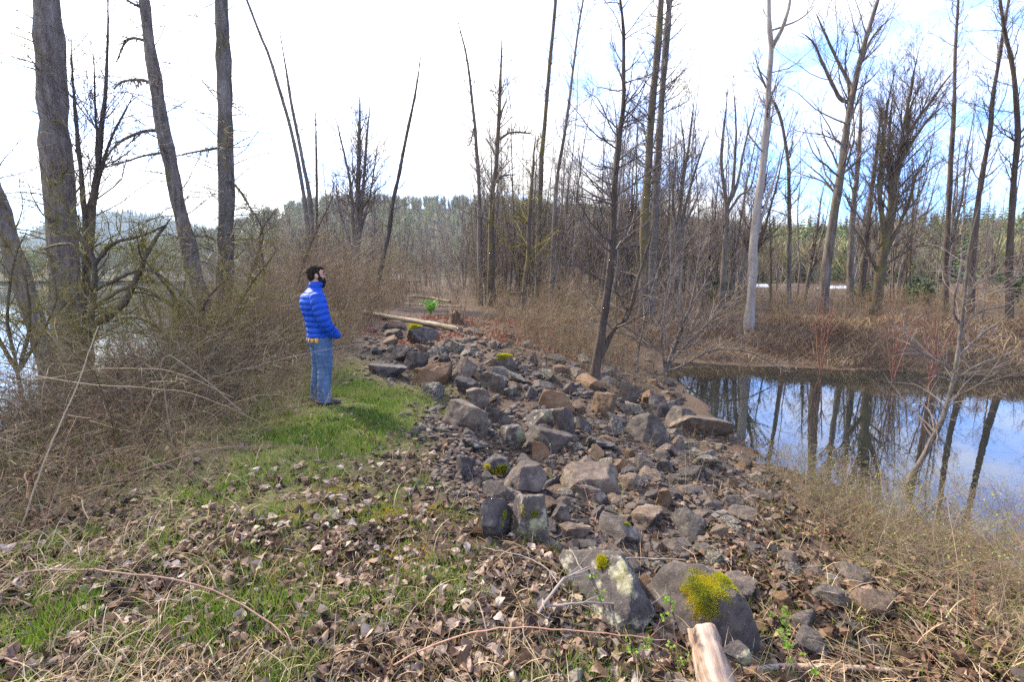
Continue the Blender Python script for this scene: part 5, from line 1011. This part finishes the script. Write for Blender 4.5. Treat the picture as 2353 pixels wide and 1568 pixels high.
def area(rng, n, fn, x0, x1, y0, y1):
    out_ = []; g = 0
    while g < n:
        x = rng.uniform(x0, x1, n * 2); y = rng.uniform(y0, y1, n * 2); w = fn(x, y); k = rng.uniform(size=len(x)) < w; out_.append(np.stack([x[k], y[k]], 1)); g += int(k.sum())
    return np.concatenate(out_)[:n]
rng = np.random.default_rng(202)
# brambles along the river bank, on the left
bl_edge = lambda y: np.interp(y, [2.5, 3.5, 4.4, 5.5, 7, 9, 12, 16, 20], [-3.6, -3.4, -3.2, -3.0, -3.3, -3.6, -4.3, -5.3, -6.2])
def bram(x, y):
    dx = bl_edge(y) - x
    return np.clip(dx / .8, 0, 1) * (x > river_x(y) + .6) * np.clip(.55 + .6 * vnoise(x * .8, y * .8, 71), .1, 1)
pos = np.concatenate([area(rng, 1300, bram, -11, -3, 3.4, 10), area(rng, 1100, bram, -6.5, -3, 3.2, 7)]); L = rng.uniform(.6, 1.7, len(pos)) * np.interp(pos[:, 0], [-8, -5], [.7, 1])
thicket('bramble_thicket', 'tangled brown and olive bramble thicket between the grass and the river', 'brambles', pos, rng, L, rng.uniform(.003, .0075, len(pos)), .55, -.075, 'cane', 7, 3, 6000, rmin=.0013)
pos = area(rng, 1150, lambda x, y: bram(x, y) * .9, -13, -3.5, 9, 19); L = rng.uniform(.6, 1.5, len(pos))
thicket('mossy_thicket', 'olive mossy brush on the bank in front of the bright river', 'brush', pos, rng, L, rng.uniform(.003, .007, len(pos)), .5, -.05, 'twig_moss', 7, 3, 0, rmin=.002)
pos = area(rng, 380, lambda x, y: (x > river_x(y) + .2) * (x / y < -.62) * 1.0, -11, -5, 6.5, 11); L = rng.uniform(1.0, 2.2, len(pos))
thicket('willow_brush', 'tall olive brown brush round the feet of the big trunks by the river', 'brush', pos, rng, L, rng.uniform(.003, .007, len(pos)), .4, -.03, 'twig_moss', 8, 4, 0, rmin=.0022)
# weeds low down in front of the brambles
pos = area(rng, 900, lambda x, y: np.clip(1 - np.abs(x - bl_edge(y) - .1) / .7, 0, 1), -5, -2, 2.8, 9); L = rng.uniform(.25, .8, len(pos))
thicket('dry_weeds', 'low dry weed stalks along the edge of the brambles', 'weeds', pos, rng, L, rng.uniform(.0012, .003, len(pos)), .5, -.06, 'brush', 5, 2, 0, rmin=.0008)
# upright brown shoots on both sides of the far path
def shoots(x, y):
    u = x / y * F + 1176; s = x - rip_x(y)
    left = (u < np.interp(y, [9, 13, 18, 26, 40], [770, 830, 900, 925, 960])) & (x > river_x(y) + .5) & (y > 9.5)
    right = (s > np.interp(y, [9, 12, 15, 18, 30], [3.6, 2.6, 3.0, 3.2, 3.4])) & (pond_dist(x, y) > .2)
    mid = (y > 24) & ~left & ~right
    return (left * 1.0 + right * .62 + mid * .4) * np.clip(.6 + .9 * vnoise(x * .7, y * .5, 67), .12, 1)
def persp_area(rng, n, fn, y0, y1, spread):
    out_ = []; g = 0
    while g < n:
        y = 1 / rng.uniform(1 / y1, 1 / y0, n * 3); x = y * rng.uniform(-spread, spread, n * 3); k = rng.uniform(size=len(x)) < fn(x, y); out_.append(np.stack([x[k], y[k]], 1)); g += int(k.sum())
    return np.concatenate(out_)[:n]
pos = persp_area(rng, 11000, lambda x, y: shoots(x, y) * (x < 3.2 + y * .0), 9.5, 48, 1.15); f = np.clip(pos[:, 1] / 20, .6, 1.6); L = rng.uniform(.5, 1.6, len(pos)) * np.where(pos[:, 0] / pos[:, 1] < -.2, 1.05, .62) * np.clip(.85 + .75 * vnoise(pos[:, 0] * .9, pos[:, 1] * .6, 63), .35, 1.5)
thicket('brown_brush', 'thin upright brown shoots along both sides of the far path', 'brush', pos, rng, L, rng.uniform(.002, .004, len(pos)) * f, .22, .01, 'brush', 6, 0, 0, npts=5, rmin=.002)
pos = persp_area(rng, 2700, lambda x, y: shoots(x, y) * (x < 4) * np.where((x / y > -.1) & (y < 24), .5, 1), 13, 60, 1.1); f = np.clip(pos[:, 1] / 20, .6, 2); L = rng.uniform(1.4, 4.0, len(pos)) * np.where(pos[:, 0] / pos[:, 1] < -.15, 1.0, .75) * np.interp(pos[:, 1], [13, 25], [.6, 1.1]) * np.clip(.9 + .6 * vnoise(pos[:, 0] * .4, pos[:, 1] * .3, 69), .5, 1.4)
thicket('sapling_thicket', 'dense thin grey brown saplings filling the wood on both sides of the path', 'saplings', pos, rng, L, rng.uniform(.0035, .0075, len(pos)) * f, .18, .015, 'brush', 13, 3, 0, npts=8, rmin=.003, l1=.3)
pos = persp_area(rng, 1400, lambda x, y: (x / y > -.75) * (pond_dist(x, y) > 4) * np.clip(.5 + vnoise(x * .12, y * .12, 61), 0, 1) * np.where(x / y > .46, .22, 1), 32, 100, 1.2); L = rng.uniform(3, 7.5, len(pos))
thicket('grey_undergrowth', 'grey bare young trees massed in the far wood', 'undergrowth', pos, rng, L, rng.uniform(.010, .024, len(pos)), .14, .02, 'twig_grey', 14, 3, 0, npts=7, rmin=.005, l1=.24)
# far bank of the pond: dry grass, brush hanging over the water
def bank(x, y): d = pond_dist(x, y); return (far_side(x, y) > .35) * (d > .3) * np.clip(1.5 - np.abs(d - 2.6) / 2.4, 0, 1) * np.clip(.55 + .7 * vnoise(x * .9, y * .9, 81), .05, 1)
pos = area(rng, 34000, bank, 4, 34, 11, 22); n = len(pos); a = Acc()
blades(a, pos, rng.uniform(.25, .6, n), rng.uniform(.008, .018, n), rng.uniform(1.1, 2.1, n), rng, np.clip(rng.normal(.36, .25, n) + .35 * vnoise(pos[:, 0] * 1.2, pos[:, 1] * 1.2, 83), 0, 1), segs=5, bend=1.0, z=H(pos[:, 0], pos[:, 1]) + np.clip(.16 * vnoise(pos[:, 0] * 1.5, pos[:, 1] * 2.2, 85) + .06, 0, .3) * rng.uniform(.3, 1, n))
M['bank_straw'] = mat_tint('bank_straw', [(.08, .045, .025), (.19, .118, .062), (.36, .255, .145), (.46, .35, .215)], .75, .15)
tag(a.build('bank_grass', M['bank_straw']), 'pale tan dead grass heaped along the far bank of the pond', 'dead grass', kind='stuff')
pos = area(rng, 1900, lambda x, y: (far_side(x, y) > .25) * (pond_dist(x, y) > .0) * np.clip(1 - np.abs(pond_dist(x, y) - .35) / .6, 0, 1) * np.interp(x, [8, 12], [.3, 1]), 4, 34, 10, 18); L = rng.uniform(.25, .65, len(pos)) * np.clip(.7 + .7 * vnoise(pos[:, 0] * .8, pos[:, 1] * .8, 87), .3, 1.4)
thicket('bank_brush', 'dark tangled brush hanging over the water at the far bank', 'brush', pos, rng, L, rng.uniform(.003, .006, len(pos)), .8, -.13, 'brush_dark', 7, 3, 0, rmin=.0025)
pos = persp_area(rng, 2600, lambda x, y: (far_side(x, y) > .4) * (pond_dist(x, y) > 4.2) * (x > 3), 14, 36, 1.3); f = np.clip(pos[:, 1] / 16, .8, 2); L = rng.uniform(.5, 1.5, len(pos))
thicket('russet_brush', 'russet brown brush behind the dead grass of the far bank', 'brush', pos, rng, L, rng.uniform(.003, .006, len(pos)) * f, .3, 0, 'brush', 8, 2, 0, npts=6, rmin=.003)
# the fine brush on the near slope to the pond, on the right
def slope(x, y):
    s = x - rip_x(y); d = pond_dist(x, y); e = np.interp(y, [1.2, 2.0, 2.8, 3.6, 4.6, 5.6, 6.6, 7.6, 8.4], [2.0, 2.05, 2.3, 2.4, 2.55, 2.9, 3.3, 3.7, 4.2])
    return np.clip((x - e) / .5, 0, 1) * (d > .05)
pos = area(rng, 1500, slope, 1.8, 8.5, 1.6, 8.6); L = rng.uniform(.35, .95, len(pos)) * np.interp(pos[:, 1], [1.6, 3.5, 6, 8], [1.15, 1.1, .8, .55])
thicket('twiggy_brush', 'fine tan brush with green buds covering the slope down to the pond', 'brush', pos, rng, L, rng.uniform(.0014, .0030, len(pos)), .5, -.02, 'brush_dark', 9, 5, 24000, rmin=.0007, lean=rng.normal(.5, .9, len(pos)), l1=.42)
pos = area(rng, 260, lambda x, y: (slope(x, y) < .6) * (x > rip_x(y) + 1.0) * (pond_dist(x, y) > .1), .6, 4.4, 1.7, 8.2); L = rng.uniform(.2, .6, len(pos))
thicket('dry_stalks', 'sparse dry weed stalks sprouting between the stones', 'weeds', pos, rng, L, rng.uniform(.001, .0022, len(pos)), .5, -.05, 'brush', 4, 2, 500, rmin=.0007)

# low moss on the bare ground
a = Acc(); rng = np.random.default_rng(303)
for (u, v, r_, n) in ((865, 1175, .22, 2600), (905, 1290, .22, 3600), (700, 1180, .2, 1800), (600, 1320, .15, 1500), (780, 1120, .25, 1800), (760, 1290, .12, 900), (1000, 1175, .10, 600), (800, 1445, .06, 500), (1840, 1535, .05, 600), (930, 1230, .12, 900)):
    g = hit(u, v); q = rng.normal(0, r_ * .5, (n, 2)); q[:, 1] *= .8; k = vnoise(q[:, 0] * 22 + u, q[:, 1] * 22, 9) > -.25; q = q[k] + g[:2]; n = len(q)
    blades(a, q, rng.uniform(.008, .022, n), rng.uniform(.004, .008, n), rng.uniform(.1, 1.3, n), rng, np.clip(rng.normal(.65, .22, n), 0, 1), segs=3)
tag(a.build('ground_moss', M['moss']), 'low yellow green moss in patches between the leaves', 'moss', kind='stuff')
# ------------------------------------------------------------------ logs, canes and single plants
def wood_mat(name, cols, moss=0.0):
    m, t, b, o = new_mat(name)
    g = noise_tex(t, 9, 8, .7, (1, 1, .07)); g2 = noise_tex(t, 30, 6, .7, (1, 1, .1)); f = math_node(t, 'ADD', math_node(t, 'MULTIPLY', g, .55), math_node(t, 'MULTIPLY', g2, .45))
    c = ramp(t, cols, contrast(t, f, .36, .64))
    if moss: c = mixc(t, math_node(t, 'MULTIPLY', contrast(t, noise_tex(t, 3, 7, .7), .48, .6), moss), c, (.17, .16, .02))
    t.links.new(c, b.inputs['Base Color']); b.inputs['Roughness'].default_value = .8; b.inputs['Specular IOR Level'].default_value = .2
    bp = node(t, 'ShaderNodeBump'); bp.inputs['Strength'].default_value = .9; bp.inputs['Distance'].default_value = .015
    t.links.new(f, bp.inputs['Height']); t.links.new(bp.outputs[0], b.inputs['Normal']); return m
M['log_pale'] = wood_mat('log_pale', [(.07, .05, .035), (.24, .19, .14), (.42, .36, .28)], .35)
M['log_moss'] = wood_mat('log_moss', [(.06, .045, .03), (.15, .12, .08), (.22, .18, .12)], .95)
M['driftwood'] = wood_mat('driftwood', [(.05, .03, .02), (.19, .125, .085), (.33, .25, .19), (.42, .345, .28)])
M['stump'] = wood_mat('stump', [(.035, .022, .015), (.10, .06, .035), (.16, .10, .06)])
def log_obj(name, label, pts, r0, r1, mat, seed, cat='log', sides=18, lump=.10, stubs=0, group=None):
    """a log along pts: the length runs along the object's own z so that the grain follows it"""
    rng = np.random.default_rng(seed); C = curve(pts, 28); base = C[0].copy(); ax = unit((C[-1] - C[0])[None])[0]
    q = Vector(ax).to_track_quat('Z', 'Y'); inv = np.array(q.to_matrix()).T
    L = (C - base) @ inv.T; r = np.linspace(r0, r1, 28) * (1 + lump * vnoise(np.arange(28) * .5, np.full(28, seed), 1))
    an = np.arange(sides) * 2 * np.pi / sides; V = []
    for i in range(28):
        k = r[i] * (1 + .10 * vnoise(np.cos(an) * 1.4 + i * .12, np.sin(an) * 1.4 + seed, 3) + .04 * vnoise(np.cos(an) * 5 + i * .1, np.sin(an) * 5 + seed, 4))
        jag = (.25 * r[i] * vnoise(np.cos(an) * 3, np.sin(an) * 3 + seed, 6)) if i in (0, 27) else 0
        V.append(np.stack([L[i, 0] + np.cos(an) * k, L[i, 1] + np.sin(an) * k, L[i, 2] + 0 * an + jag], 1))
    V = np.concatenate(V); n = 28 * sides; idx = np.arange(n).reshape(28, sides)
    Q = np.stack([idx[:-1], np.roll(idx[:-1], -1, 1), np.roll(idx[1:], -1, 1), idx[1:]], -1).reshape(-1, 4)
    V = np.vstack([V, L[0] - [0, 0, -.12 * r0], L[-1] - [0, 0, .1 * r1]])
    T = [(n, (j + 1) % sides, j) for j in range(sides)] + [(n + 1, idx[27, j], idx[27, (j + 1) % sides]) for j in range(sides)]
    a = Acc(); a.add(V, quads=Q, tris=np.array(T)); o = a.build(name, mat, smooth=True)
    o.location = base; o.rotation_mode = 'QUATERNION'; o.rotation_quaternion = q
    for s in range(stubs):
        k = rng.integers(5, 24); an_ = rng.uniform(0, 6.28); d = np.array([math.cos(an_), math.sin(an_), .6]); ln = rng.uniform(.08, .3)
        P = L[k] + d * np.linspace(.5 * r[k], r[k] + ln, 4)[:, None]; b = Acc(); b.tubes(P[None], np.linspace(.35 * r[k], .12 * r[k], 4)[None], 6); b.build('branch_stub', mat, o)
    return tag(o, label, cat, group)
def gp(u, v, up=0.0): p = hit(u, v).copy(); p[2] = H1(p[0], p[1]) + up; return p
log_obj('fallen_log', 'long pale barkless log lying across the end of the stones', [gp(833, 722, .10), gp(900, 737, .11), gp(985, 752, .12), gp(1058, 766, .10)], .07, .085, M['log_pale'], 3, stubs=2)
log_obj('mossy_log', 'mossy dark log lying across the path farther back', [gp(945, 688, .16), gp(990, 691, .15), gp(1035, 699, .12)], .065, .08, M['log_moss'], 4, stubs=1)
log_obj('fallen_log', 'thin weathered log just in front of the mossy log on the path', [gp(930, 702, .06), gp(1000, 704, .07), gp(1062, 707, .05)], .035, .035, M['log_pale'], 5)
pt = at(1612, 1452, 1.93); pb = at(1668, 1640, 1.62)
log_obj('driftwood_log', 'thick weathered driftwood log end pointing at the big mossy boulder', [pb + (pb - pt) * .25, pb, (pb + pt) / 2, pt], .078, .062, M['driftwood'], 6, lump=.08)
log_obj('dead_branch', 'pale barkless branch lying along the ground beside the driftwood log', [gp(1700, 1556, .02), gp(1800, 1550, .03), gp(1930, 1552, .03), gp(2080, 1556, .02)], .022, .013, M['driftwood'], 7, cat='branch', sides=10)
log_obj('dead_branch', 'dark branch lying among the leaves below the slab boulder', [gp(940, 1562, .012), gp(1060, 1558, .02), gp(1170, 1562, .01)], .010, .007, M['log_moss'], 8, cat='branch', sides=8)
P, T = rock_shape(4, 801, noise_amp=.05); g = at(1690, 1500, 1.80); rk = rock_obj('rock', P, T, RM['lichen'], g + np.array([0, 0, -.01]), (.10, .10, .085), .5); tag(rk, 'small pale rounded stone wedged beside the driftwood log', 'rock', 'hand sized and larger rocks of the riprap')
# stump with shoots
def stump(u, v):
    p = gp(u, v); root = empty('stump', tuple(p)); rng = np.random.default_rng(9)
    an = np.arange(24) * 2 * np.pi / 24; V = []; hs = [-.1, .05, .15, .27, .38]
    for i, h in enumerate(hs):
        r = .24 * (1.3 - .5 * min(1, (h + .1) / .3)) * (1 + .16 * vnoise(np.cos(an) * 2, np.sin(an) * 2 + 3, 2) + .06 * vnoise(np.cos(an) * 6, np.sin(an) * 6, 3))
        V.append(np.stack([np.cos(an) * r, np.sin(an) * r, h + (0 if i < 4 else 1) * .09 * vnoise(np.cos(an) * 4, np.sin(an) * 4, 5)], 1))
    V.append(np.stack([np.cos(an) * .10, np.sin(an) * .10, np.full(24, .29)], 1))
    idx = np.arange(24 * 6).reshape(6, 24); Q = np.stack([idx[:-1], np.roll(idx[:-1], -1, 1), np.roll(idx[1:], -1, 1), idx[1:]], -1).reshape(-1, 4)
    V = np.vstack([*V, [(0, 0, .28)]]); T = np.array([(144, 120 + j, 120 + (j + 1) % 24) for j in range(24)])
    a = Acc(); a.add(V, quads=Q, tris=T); a.build('trunk', M['stump'], root, smooth=True)
    n = 26; b = Acc(); an = rng.uniform(0, 6.28, n); t = np.linspace(0, 1, 7); L = rng.uniform(.5, 1.3, n)
    C = np.zeros((n, 7, 3)); sp = rng.uniform(.15, .32, n)[:, None] + .32 * t[None] * L[:, None] * rng.uniform(0, 1, (n, 1)); C[:, :, 0] = np.cos(an)[:, None] * sp; C[:, :, 1] = np.sin(an)[:, None] * sp; C[:, :, 2] = .1 + t[None] * L[:, None]
    b.tubes(C, np.linspace(.007, .003, 7)[None].repeat(n, 0), 4, tint_of(rng, n)); b.build('shoots', M['brush'], root)['kind'] = 'stuff'
    tag(root, 'dark rotten stump with a fan of thin shoots beyond the fallen log', 'stump')
stump(1046, 742)
def brush_pile(u, v):
    p = gp(u, v); rng = np.random.default_rng(19); n = 240; a = Acc(); t = np.linspace(0, 1, 5)
    an = rng.uniform(0, 6.28, n); L = rng.uniform(.3, .9, n); lean = rng.uniform(.0, .5, n); C = np.zeros((n, 5, 3))
    sp = rng.uniform(0, .3, n)[:, None] + lean[:, None] * t * L[:, None]; C[:, :, 0] = np.cos(an)[:, None] * sp; C[:, :, 1] = np.sin(an)[:, None] * sp; C[:, :, 2] = t * L[:, None] - .05 + rng.normal(0, .01, (n, 5))
    a.tubes(C, np.linspace(.010, .004, 5)[None].repeat(n, 0), 4, tint_of(rng, n)); o = a.build('brush_pile', M['twig_dark']); o.location = p
    tag(o, 'ragged dark sheaf of sticks round the foot of the leaning dark trunk', 'brush pile')
brush_pile(863, 697)
def fern(u, v, w, h, label, seed):
    p = gp(u, v); rng = np.random.default_rng(seed); root = empty('fern', tuple(p)); n = 16
    for k in range(n):
        an = rng.uniform(0, 6.28); L = h * rng.uniform(.8, 1.3); t = np.linspace(0, 1, 9); c, s = math.cos(an), math.sin(an)
        R_ = w * .5 * rng.uniform(.5, 1.1) * t; Z = L * np.sin(t * 2.0) * .9; sp = np.stack([c * R_, s * R_, Z], 1)
        a = Acc(); a.tubes(sp[None], np.linspace(.006, .002, 9)[None], 4, np.array([.6])); V = []; 
        for i in range(2, 9):
            for sg in (-1, 1):
                l = .11 * (1.1 - t[i]) * w + .02; d = np.array([-s * sg, c * sg, -.25]) * l; f = (sp[i] - sp[i - 1]) * .45
                V += [sp[i], sp[i] + d * .5 + f, sp[i] + d, sp[i] + d * .5 - f]
        a.add(np.array(V), quads=np.arange(len(V)).reshape(-1, 4), qtint=rng.uniform(.3, .9)); a.build('frond', M['fern'], root)
    tag(root, label, 'fern')
M['fern'] = mat_tint('fern', [(.06, .18, .02), (.12, .30, .03), (.20, .40, .05)], .5, .3)
fern(990, 724, 1.0, .55, 'bright green fern growing on the path beyond the fallen log', 3)
# single canes and stalks
def cane(name, label, pix, r0, r1, mat, mode='up', lift=.03, cat='cane', twigs=0, D=None, seed=0, group=None, buds=0):
    rng = np.random.default_rng(seed)
    if mode == 'up':
        Dd = D if D else hit(*pix[0])[1]; pts = np.array([at(u, v, Dd) for u, v in pix]); pts[:, 1] += np.linspace(0, .12, len(pts)) * rng.normal(0, 1)
        if D is None: pts[0, 2] = H1(pts[0, 0], pts[0, 1]) - .02
    else:
        lf = lift if np.ndim(lift) else [lift] * len(pix)
        pts = []
        for (u, v), l in zip(pix, lf):
            d = ray(u, v); p = hit(u, v); k = 1 - l / max(EYE[2] - p[2], .3); pts.append(EYE + (p - EYE) * k)
        pts = np.array(pts)
    n = 24; C = curve(pts, n); C[1:-1] += rng.normal(0, .0025, (n - 2, 3)); base = C[0].copy(); r = np.linspace(r0, r1, n)
    a = Acc(); a.tubes((C - base)[None], r[None], 7, np.array([rng.uniform(.3, .8)]))
    tw = None
    if twigs:
        b, rb, lb = spawn(rng, C[None], r[None], twigs, .15, 1, .16 * np.linalg.norm(C[-1] - C[0]) + .05, .8, 5, .02, .15, .6, .4, rmin=.0008); a.tubes(b - base, rb, 4, tint_of(rng, len(b))); tw = b
    o = a.build(name, M[mat]); o.location = base
    if buds:
        src = tw.reshape(-1, 3) if tw is not None else C; q = src[rng.integers(0, len(src), buds)] - base
        q = np.repeat(q, 4, 0) + rng.normal(0, .004, (buds * 4, 3)); m = len(q); d = unit(rng.standard_normal((m, 3)) + np.array([0, 0, .7])) * rng.uniform(.012, .028, (m, 1)); sd_ = unit(np.cross(d, rng.standard_normal((m, 3)))) * .007
        d *= .75; bb = Acc(); bb.add(np.stack([q, q + d * .5 + sd_, q + d, q + d * .5 - sd_], 1), quads=np.arange(4 * m).reshape(-1, 4), qtint=rng.uniform(0, 1, m)); lv = bb.build('leaves', M['sprout'], o); lv['kind'] = 'stuff'
    return tag(o, label, cat, group)
M['sprout'] = mat_tint('sprout', [(.09, .19, .015), (.17, .29, .03), (.26, .38, .06)], .5, .4)
M['whip'] = mat_tint('whip', [(.13, .095, .075), (.22, .175, .145), (.31, .26, .22)])
M['red_cane'] = mat_tint('red_cane', [(.09, .05, .045), (.15, .085, .07), (.24, .13, .09)])
M['orange_cane'] = mat_tint('orange_cane', [(.36, .17, .10), (.45, .25, .17)])
cane('dry_reed', 'tall straw coloured reed leaning right over the weeds', [(37, 1249), (100, 1064), (150, 945), (190, 844), (210, 784), (222, 750)], .006, .003, 'reed', D=3.0, cat='reed')
cane('dead_stalk', 'pale stalk bent over in a hook above the brambles', [(398, 1054), (379, 909), (368, 844), (374, 822), (384, 816), (401, 826), (470, 876), (550, 946)], .006, .004, 'brush_dark', cat='stalk', seed=2)
cane('dead_stalk', 'pale stalk rising from the grass and snapped over at its top', [(597, 974), (604, 895), (610, 826), (596, 815), (565, 840), (508, 897)], .004, .003, 'brush_dark', cat='stalk', seed=3)
cane('dead_stalk', 'pale curved stalk arching highest over the brambles', [(410, 870), (408, 790), (412, 763), (430, 746), (467, 752), (520, 780), (575, 815)], .005, .003, 'brush_dark', D=6.2, cat='stalk', seed=4)
cane('bramble_cane', 'long brown cane arching low over the grass in front of the man', [(75, 1199), (210, 1124), (400, 1056), (500, 1031), (650, 1027), (784, 1037)], .0045, .002, 'red_cane', 'ground', [.02, .10, .2, .24, .14, .02], cat='cane', twigs=3, seed=5)
cane('bramble_cane', 'thick purple brown cane crossing the dead leaves at the front', [(-20, 1326), (150, 1310), (300, 1320), (430, 1340), (525, 1375), (650, 1455), (760, 1575)], .0055, .004, 'red_cane', 'ground', [.03, .08, .12, .12, .10, .06, .02], cat='cane', seed=6, twigs=2)
cane('bramble_cane', 'thin brown cane standing steeply at the left front', [(96, 1545), (135, 1424), (190, 1324), (240, 1249), (275, 1184)], .0035, .002, 'red_cane', D=2.05, cat='cane', seed=7, twigs=3)
cane('bramble_cane', 'purple cane lying across the left bottom corner', [(-30, 1505), (70, 1532), (180, 1572)], .005, .004, 'red_cane', 'ground', .05, cat='cane', seed=8)
cane('bramble_cane', 'grey cane slanting down through the brambles to the grass', [(75, 1045), (140, 1085), (210, 1130), (265, 1190)], .006, .004, 'whip', D=4.0, cat='cane', seed=21, twigs=4)
cane('bramble_cane', 'long grey whip reaching across the front of the standing man', [(480, 870), (600, 838), (680, 818), (770, 799), (840, 786), (905, 780)], .004, .0015, 'whip', D=5.35, cat='cane', seed=9, twigs=2)
cane('bramble_cane', 'long cane sweeping left to right at the top of the brambles', [(0, 880), (120, 868), (250, 845), (420, 850), (560, 905)], .005, .003, 'cane', D=4.6, cat='cane', seed=22, twigs=5)
cane('bramble_cane', 'long cane running level across the middle of the brambles', [(0, 858), (60, 862), (200, 885), (420, 905), (560, 960), (600, 990)], .005, .003, 'cane', D=4.2, cat='cane', seed=23, twigs=5)
cane('bramble_cane', 'orange brown cane arching over the leaf litter below the boulders', [(872, 1548), (999, 1481), (1134, 1446), (1284, 1447), (1434, 1459), (1529, 1471)], .0042, .0018, 'orange_cane', 'ground', [.01, .10, .16, .18, .2, .2], cat='cane', seed=10)
cane('dead_branch', 'forked bare branch reaching up right over the slab boulder', [(1236, 1412), (1289, 1339), (1330, 1315), (1374, 1297), (1420, 1285), (1484, 1284), (1575, 1287)], .008, .003, 'whip', 'ground', [.05, .16, .2, .25, .28, .30, .3], cat='branch', seed=11, twigs=9)
cane('dead_branch', 'long bare branch lying level across the foot of the slab boulder', [(1244, 1397), (1320, 1388), (1404, 1387), (1484, 1390), (1520, 1375), (1540, 1358)], .007, .003, 'whip', 'ground', [.06, .12, .14, .15, .18, .2], cat='branch', seed=12, twigs=7)
cane('dead_branch', 'bare branch slanting down from the leaves to the forked branch', [(1100, 1257), (1150, 1268), (1209, 1281), (1259, 1311), (1281, 1341)], .003, .0035, 'whip', 'ground', [.02, .08, .1, .12, .12], cat='branch', seed=13, twigs=5)
cane('weed_stem', 'thin white stem standing in the leaf litter', [(866, 1504), (890, 1420), (906, 1349), (910, 1290), (908, 1245)], .0028, .0015, 'whip', cat='stem', seed=14)
cane('weed_stem', 'thin pale stem standing left of the speckled boulders', [(1106, 1232), (1104, 1154), (1092, 1090), (1079, 1042)], .003, .0015, 'whip', cat='stem', seed=15, twigs=2)
cane('bramble_cane', 'pale cane curling over at the top among the middle stones, budding', [(1264, 1112), (1268, 1060), (1262, 1020), (1248, 998), (1226, 1000)], .004, .002, 'whip', cat='cane', seed=16, buds=6)
cane('bramble_cane', 'reddish cane standing among the stones right of the lichen boulder', [(1392, 1278), (1378, 1225), (1362, 1190), (1345, 1130), (1320, 1085), (1300, 1045)], .0035, .0015, 'orange_cane', cat='cane', seed=17, twigs=5)
cane('sprouting_stem', 'young stem with bright green leaves in front of the boulders, left', [(1440, 1568), (1470, 1500), (1500, 1440), (1515, 1400)], .003, .0015, 'red_cane', D=1.9, cat='sprout', seed=31, twigs=8, buds=20)
cane('sprouting_stem', 'young leafy stem rising between slab boulder and driftwood log', [(1560, 1575), (1562, 1510), (1558, 1450), (1552, 1400)], .003, .0015, 'red_cane', D=1.85, cat='sprout', seed=32, twigs=8, buds=20)
cane('sprouting_stem', 'leafy stem crossing in front of the big mossy boulder at right', [(1895, 1570), (1850, 1500), (1800, 1430), (1770, 1390)], .003, .0015, 'red_cane', D=1.85, cat='sprout', seed=33, twigs=8, buds=16)
cane('sprouting_stem', 'low leafy stem at the foot of the big mossy boulder', [(1800, 1545), (1810, 1500), (1790, 1460)], .0025, .0012, 'red_cane', D=1.8, cat='sprout', seed=34, twigs=7, buds=16)
cane('sprouting_stem', 'leafy stem on the left side of the slab boulder', [(1400, 1420), (1375, 1360), (1360, 1310), (1365, 1270)], .0025, .0012, 'red_cane', D=2.2, cat='sprout', seed=35, twigs=7, buds=12)


# ------------------------------------------------------------------ the air
def haze(density):
    m = bpy.data.materials.new('haze'); m.use_nodes = True; t = m.node_tree
    for n in list(t.nodes): t.nodes.remove(n)
    o = node(t, 'ShaderNodeOutputMaterial'); v = node(t, 'ShaderNodeVolumePrincipled'); v.inputs['Density'].default_value = density; v.inputs['Color'].default_value = (.62, .79, 1.0, 1); v.inputs['Anisotropy'].default_value = .3
    t.links.new(v.outputs[0], o.inputs['Volume'])
    me = bpy.data.meshes.new('haze'); bm = bmesh.new(); bmesh.ops.create_cube(bm, size=1)
    for q in bm.verts: q.co = Vector((q.co.x * 5600, q.co.y * 4400 + 1500, (q.co.z + .5) * 330 - 5))
    bm.to_mesh(me); bm.free(); me.materials.append(m); o = bpy.data.objects.new('haze', me); COL.objects.link(o); tag(o, 'thin pale haze over the far hills', 'haze', kind='stuff')
haze(.00016)
